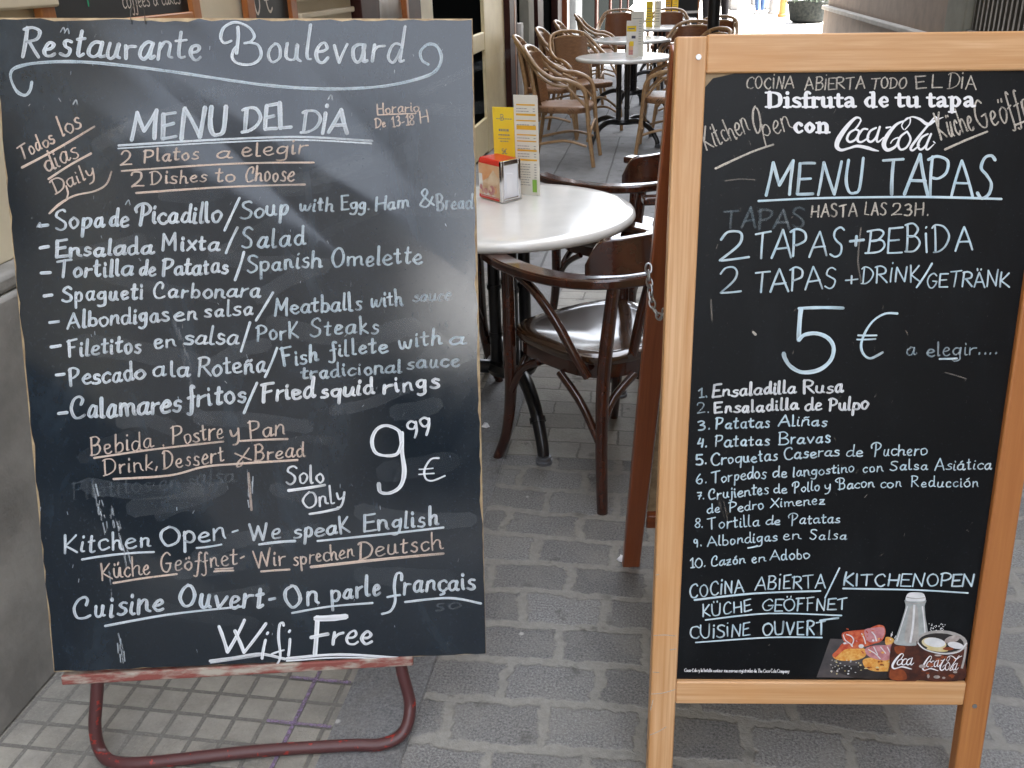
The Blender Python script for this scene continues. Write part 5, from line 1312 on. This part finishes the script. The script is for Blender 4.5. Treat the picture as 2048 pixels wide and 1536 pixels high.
# ---------------------------------------------------------------- small blackboards hung on the facade
def hung(label,y0,y1,z0,z1,frame,deco):
    th=thing('hanging_blackboard',label,'blackboard',(XW+.03,(y0+y1)/2,z0),world=True); x=XW+.012; t=.022; fw_=.05 if y1-y0>.6 else .06
    b=MB()
    for a in ((y0,z0,y0+fw_,z1),(y1-fw_,z0,y1,z1),(y0+fw_,z0,y1-fw_,z0+.03),(y0+fw_,z1-.03,y1-fw_,z1)):
        b.plank(V(x+t,(a[0]+a[2])/2,a[1]),V(x+t,(a[0]+a[2])/2,a[3]),V(0,1,0),a[2]-a[0],t,V(1,0,0)) if a[3]-a[1]>.2 else b.plank(V(x+t-.001,a[0],(a[1]+a[3])/2),V(x+t-.001,a[2],(a[1]+a[3])/2),Z3,a[3]-a[1],t-.002,V(1,0,0))
    b.build('frame',M[frame],th,bevel=.003)
    b=MB(); b.box((x-.004,y0+fw_*.8,z0+.02),(x+.008,y1-fw_*.8,z1-.02)); pn=b.build('panel',M['board_s'],th)
    b=MB(); lay=[0]; deco(lambda yy,zz,tx,cap,w,mi=0: word_on(b,V(x+.0085,0,0),V(0,1,0),Z3,V(1,0,0),yy,zz,tx,cap,w,mi,lay))
    b.build('chalk_lettering',[M['cream'],M['greench']],pn,org=th.location,smooth_angle=0).location=(0,0,0)
M['greench']=chalk_mat('green chalk',(.05,.45,.22),(.04,.35,.18))
hung('orange framed blackboard about coffees, hanging on the cream wall above the menu board',2.005,2.76,1.332,2.2,'pine_r',lambda w:(w(2.36,1.385,'coffees & cakes',.044,.0035),w(2.205,1.395,'I',.05,.006,1)))
hung('small brown framed blackboard with a euro price, hanging right of the coffee board',3.09,3.53,1.27,1.9,'orangew',lambda w:w(3.17,1.335,'0 €',.095,.009))
pn=thing('paper_notice','crumpled white paper notice fixed beside the red brown door','notice',(XW+.03,4.75,1.2),world=True)
b=MB(); vs=[]
for i in range(7):
    for j in range(7): vs.append((XW+.030+random.uniform(0,.014),4.575+.062*i,1.235+.09*j))
b.add(vs,[(i*7+j,(i+1)*7+j,(i+1)*7+j+1,i*7+j+1) for i in range(6) for j in range(6)]); pp=b.build('paper',M['paper'],pn,smooth_angle=30)
sm=pp.modifiers.new('thick','SOLIDIFY'); sm.thickness=.002
# black awning post on the terrace
ps=thing('awning_post','tall black round awning post at the end of the wicker chairs','post',(.42,9.95,0))
b=MB(); b.tube([(0,0,.03),(0,0,3.4)],.058,20); b.build('pole',M['iron'],ps,smooth_angle=60)
b=MB(); b.lathe([(0,0),(.16,0),(.16,.02),(.075,.03),(.07,.09),(0.001,.09)],28); b.build('base',M['iron'],ps,smooth_angle=40)

# ---------------------------------------------------------------- people far down the street
M['skin']=simple('skin',(.52,.32,.23),.55); M['black_cloth']=simple('black cloth',(.0035,.0035,.0045),.9,0,(.006,.006,.0075),20,spec=.1); M['denim']=simple('blue denim',(.035,.07,.16),.8,0,(.05,.10,.21),30)
M['tan_cloth']=simple('beige jacket',(.36,.29,.20),.8,0,(.30,.24,.17),14); M['hair']=simple('dark hair',(.02,.013,.01),.6); M['shoe']=simple('shoe',(.02,.018,.016),.5); M['white_shoe']=simple('white trainer',(.6,.6,.6),.5)
def skin(name,verts,edges,radii,mat,parent,root=0):
    me=bpy.data.meshes.new(name); me.from_pydata(verts,edges,[]); ob=bpy.data.objects.new(name,me); SC.collection.objects.link(ob); ob.parent=parent
    sk=ob.modifiers.new('skin','SKIN'); sk.use_smooth_shade=True
    for i,r_ in enumerate(radii): me.skin_vertices[0].data[i].radius=(r_,r_) if not isinstance(r_,tuple) else r_
    me.skin_vertices[0].data[root].use_root=True
    ss=ob.modifiers.new('sub','SUBSURF'); ss.levels=2; ss.render_levels=2; me.materials.append(mat); return ob
def person(loc,rz,label,stride,trous,top,shoe):
    t=thing('person',label,'person',loc,rz)
    s=stride
    v=[(0,0,.95),(0,0,1.12),(0,0,1.36),(0,.01,1.47),(0,.015,1.54),(0,.02,1.64),(0,.02,1.72)]; r=[(.15,.11),(.13,.095),(.16,.10),(.07,.06),(.055,.055),(.078,.092),(.06,.075)]
    e=[(i,i+1) for i in range(6)]
    def chain(pts,rad,fr):
        k=fr
        for p,q in zip(pts,rad): v.append(p); r.append(q); e.append((k,len(v)-1)); k=len(v)-1
        return k
    for sx in (-1,1):
        chain([(sx*.10,0,.88),(sx*.10,sx*s*.22,.50),(sx*.10,sx*s*.42-.02,.08),(sx*.105,sx*s*.42+.14,.035)],[.088,.058,.042,.034],0)
        k=chain([(sx*.19,0,1.40),(sx*.23,-sx*s*.14,1.12),(sx*.24,-sx*s*.22+.06,.88),(sx*.235,-sx*s*.24+.08,.80)],[.055,.042,.030,.032],2)
        for f in range(4): chain([(sx*.235,-sx*s*.24+.055+f*.018,.765),(sx*(.225),-sx*s*.24+.062+f*.018,.715+.008*abs(f-1.5))],[.009,.008],k)
        chain([(sx*.215,-sx*s*.24+.11,.79),(sx*.205,-sx*s*.24+.125,.75)],[.010,.009],k)
    body=skin('body',v,e,r,M['skin'],t)
    tv=[(0,0,.96)]; te=[]; tr=[(.165,.125)]
    for sx in (-1,1):
        k=0
        for p,q in (((sx*.10,0,.86),.105),((sx*.10,sx*s*.22,.50),.078),((sx*.10,sx*s*.42-.02,.10),.066)): tv.append(p); tr.append(q); te.append((k,len(tv)-1)); k=len(tv)-1
    skin('trousers',tv,te,tr,trous,t)
    jv=[(0,0,.98),(0,0,1.15),(0,0,1.36),(0,.005,1.46)]; je=[(0,1),(1,2),(2,3)]; jr=[(.175,.13),(.15,.115),(.18,.12),(.085,.075)]
    for sx in (-1,1):
        k=2
        for p,q in (((sx*.19,0,1.40),.072),((sx*.235,-sx*s*.14,1.12),.058),((sx*.242,-sx*s*.22+.05,.90),.046)): jv.append(p); jr.append(q); je.append((k,len(jv)-1)); k=len(jv)-1
    skin('jacket',jv,je,jr,top,t)
    skin('hair',[(0,-.02,1.60),(0,-.015,1.70),(0,.01,1.765)],[(0,1),(1,2)],[(.082,.085),(.088,.10),(.05,.06)],M['hair'],t)
    for sx in (-1,1):
        b=MB(); y=sx*s*.42; b.tube([(sx*.103,y-.07,.045),(sx*.104,y+.03,.05),(sx*.106,y+.15,.035),(sx*.107,y+.19,.03)],[.042,.048,.042,.025],10); b.build('shoe',shoe,t,smooth_angle=60)
    b=MB()
    for sx in (-1,1): b.tube([(sx*.035,.105,1.645),(sx*.035,.112,1.645)],.010,8); 
    b.tube([(0,.10,1.63),(0,.128,1.605),(0,.10,1.598)],.012,8); b.tube([(-.025,.104,1.572),(.025,.104,1.572)],.006,6)
    b.build('face',M['skin'],t)
person((.60,20.6,0),math.radians(170),'person in black walking on the bright paving beside the black post',.5,M['black_cloth'],M['black_cloth'],M['shoe'])
person((1.00,21.2,0),math.radians(185),'second person in black, mid-stride, right of the other one',-.55,M['black_cloth'],M['black_cloth'],M['shoe'])
person((2.55,29.8,0),math.radians(20),'distant person in blue jeans standing on the sunny square',.12,M['denim'],M['tan_cloth'],M['white_shoe'])
# ---------------------------------------------------------------- street furniture at the sunny end
M['conc']=simple('grey concrete',(.30,.29,.27),.8,0,(.24,.23,.22),6,bmp=.3,bsc=50); M['obol']=simple('ochre painted bollard',(.50,.26,.07),.6,0,(.42,.21,.06),8)
def bollard(loc,label,mat):
    t=tag(None or bl(mat),label,'bollard','bollards on the sunny square'); t.location=loc; return t
def bl(mat):
    b=MB(); b.lathe([(0,0),(.15,0),(.15,.06),(.11,.08),(.10,.75),(.125,.78),(.12,.86),(.07,.93),(0.001,.95)],20); return b.build('bollard',mat,None,org=(0,0,0),smooth_angle=40)
pA=at(1545,27); pB=at(1565,33); pC=at(1483,13)
bollard((pA.x,pA.y,0),'grey bollard standing on the sunny square, left of the ochre one',M['conc']); bollard((pB.x,pB.y,0),'ochre bollard on the sunny square',M['obol'])
def bench(px,py,label):
    q=at(px,py); t=thing('stone_bench',label,'bench',(q.x,q.y,0),.1,'stone benches on the sunny square')
    b=MB(); b.box((-.8,-.25,.40),(.8,.25,.50)); b.build('seat',M['conc'],t,bevel=.02)
    for x in (-.55,.55):
        b=MB(); b.box((x-.12,-.2,0),(x+.12,.2,.40)); b.build('support',M['conc'],t,bevel=.015)
bench(1478,10,'stone bench at the far left of the sunny square'); bench(1500,18,'stone bench on the sunny square, nearer than the other')
M['pot']=simple('dark grey green pot',(.018,.022,.022),.8,0,(.045,.047,.042),14,spec=.1)
q=at(1615,44); pl=thing('planter','round grey planter with a shrub at the corner of the stone building','planter',(q.x,q.y,0)); pl.scale=(.85,.85,.85)
b=MB(); b.lathe([(0,0),(.42,0),(.52,.06),(.60,.50),(.64,.52),(.64,.58),(.55,.58),(.54,.50),(0.001,.50)],28); b.build('pot',M['pot'],pl,smooth_angle=40)
M['leaf']=simple('grey green leaves',(.07,.10,.065),.6,0,(.10,.13,.09),12)
b=MB(); rg=random.Random(2)
for i in range(1400):
    a=rg.uniform(0,6.28); rr=.75*math.sqrt(rg.random()); z=.55+rg.random()**.8*.95*(1-(rr/.85)**2*.6); c=V(rr*math.cos(a),rr*math.sin(a),z)
    d=V(rg.uniform(-1,1),rg.uniform(-1,1),rg.uniform(-.4,1)).normalized(); s_=d.cross(V(rg.uniform(-1,1),rg.uniform(-1,1),rg.uniform(-1,1))).normalized()
    b.add([c-d*.06,c+s_*.022,c+d*.06,c-s_*.022],[(0,1,2,3)])
for i in range(9):
    a=i*.7; b.tube([(.1*math.cos(a),.1*math.sin(a),.48),(.35*math.cos(a),.35*math.sin(a),1.1)],.012,5)
b.build('foliage',M['leaf'],pl,smooth_angle=0)
# easel sign in the sun
q=at(1352,36); es=thing('easel_sign','wooden easel sign with a pale frame standing in the sun beyond the tables','sign',(.20,15.6,0),.25)
for x,dy in ((-.26,0),(.26,0),(-.2,.5),(.2,.5)):
    b=MB(); b.plank(V(x,dy,0),V(x*.8,.12,1.25),V(1,0,0),.06,.03,V(0,-1,0)); b.build('leg',M['pine_r'],es,bevel=.003)
b=MB(); b.plank(V(0,.0,.35),V(0,.08,1.15),V(1,0,0),.46,.02,V(0,-1,0)); b.build('panel',M['board_s'],es)
b=MB()
for z in (.36,.75,1.14): b.plank(V(-.25,.0+.08*(z-.35)/.8-.012,z),V(.25,.08*(z-.35)/.8-.012,z),Z3,.035,.02,V(0,-1,0))
b.build('rail',M['paper'],es,bevel=.002)

# scraps of litter on the paving
def scrap(px,py,lbq,r_):
    q=at(px,py,.004); rg=random.Random(int(px)); b=MB(); n=9; vs=[]
    for z,k in ((.0,1.0),(.008,.85),(.016,.45)):
        for i in range(n): a=i*2*math.pi/n; rr=r_*k*rg.uniform(.6,1.2); vs.append((q.x+rr*math.cos(a),q.y+rr*math.sin(a)*.7,z+rg.uniform(0,.004)))
    b.add(vs,[(j*n+i,j*n+(i+1)%n,(j+1)*n+(i+1)%n,(j+1)*n+i) for j in range(2) for i in range(n)]+[tuple(2*n+i for i in range(n)),tuple(range(n))[::-1]])
    o=b.build('paper_scrap',M['napkin'],None,org=(q.x,q.y,0),smooth_angle=20); tag(o,lbq,'litter')
scrap(1243,1120,'crumpled white paper scrap lying against the foot of the brown rear leg',.012)
scrap(972,853,'small white paper scrap on the paving beside the edge of the menu chalkboard',.014)
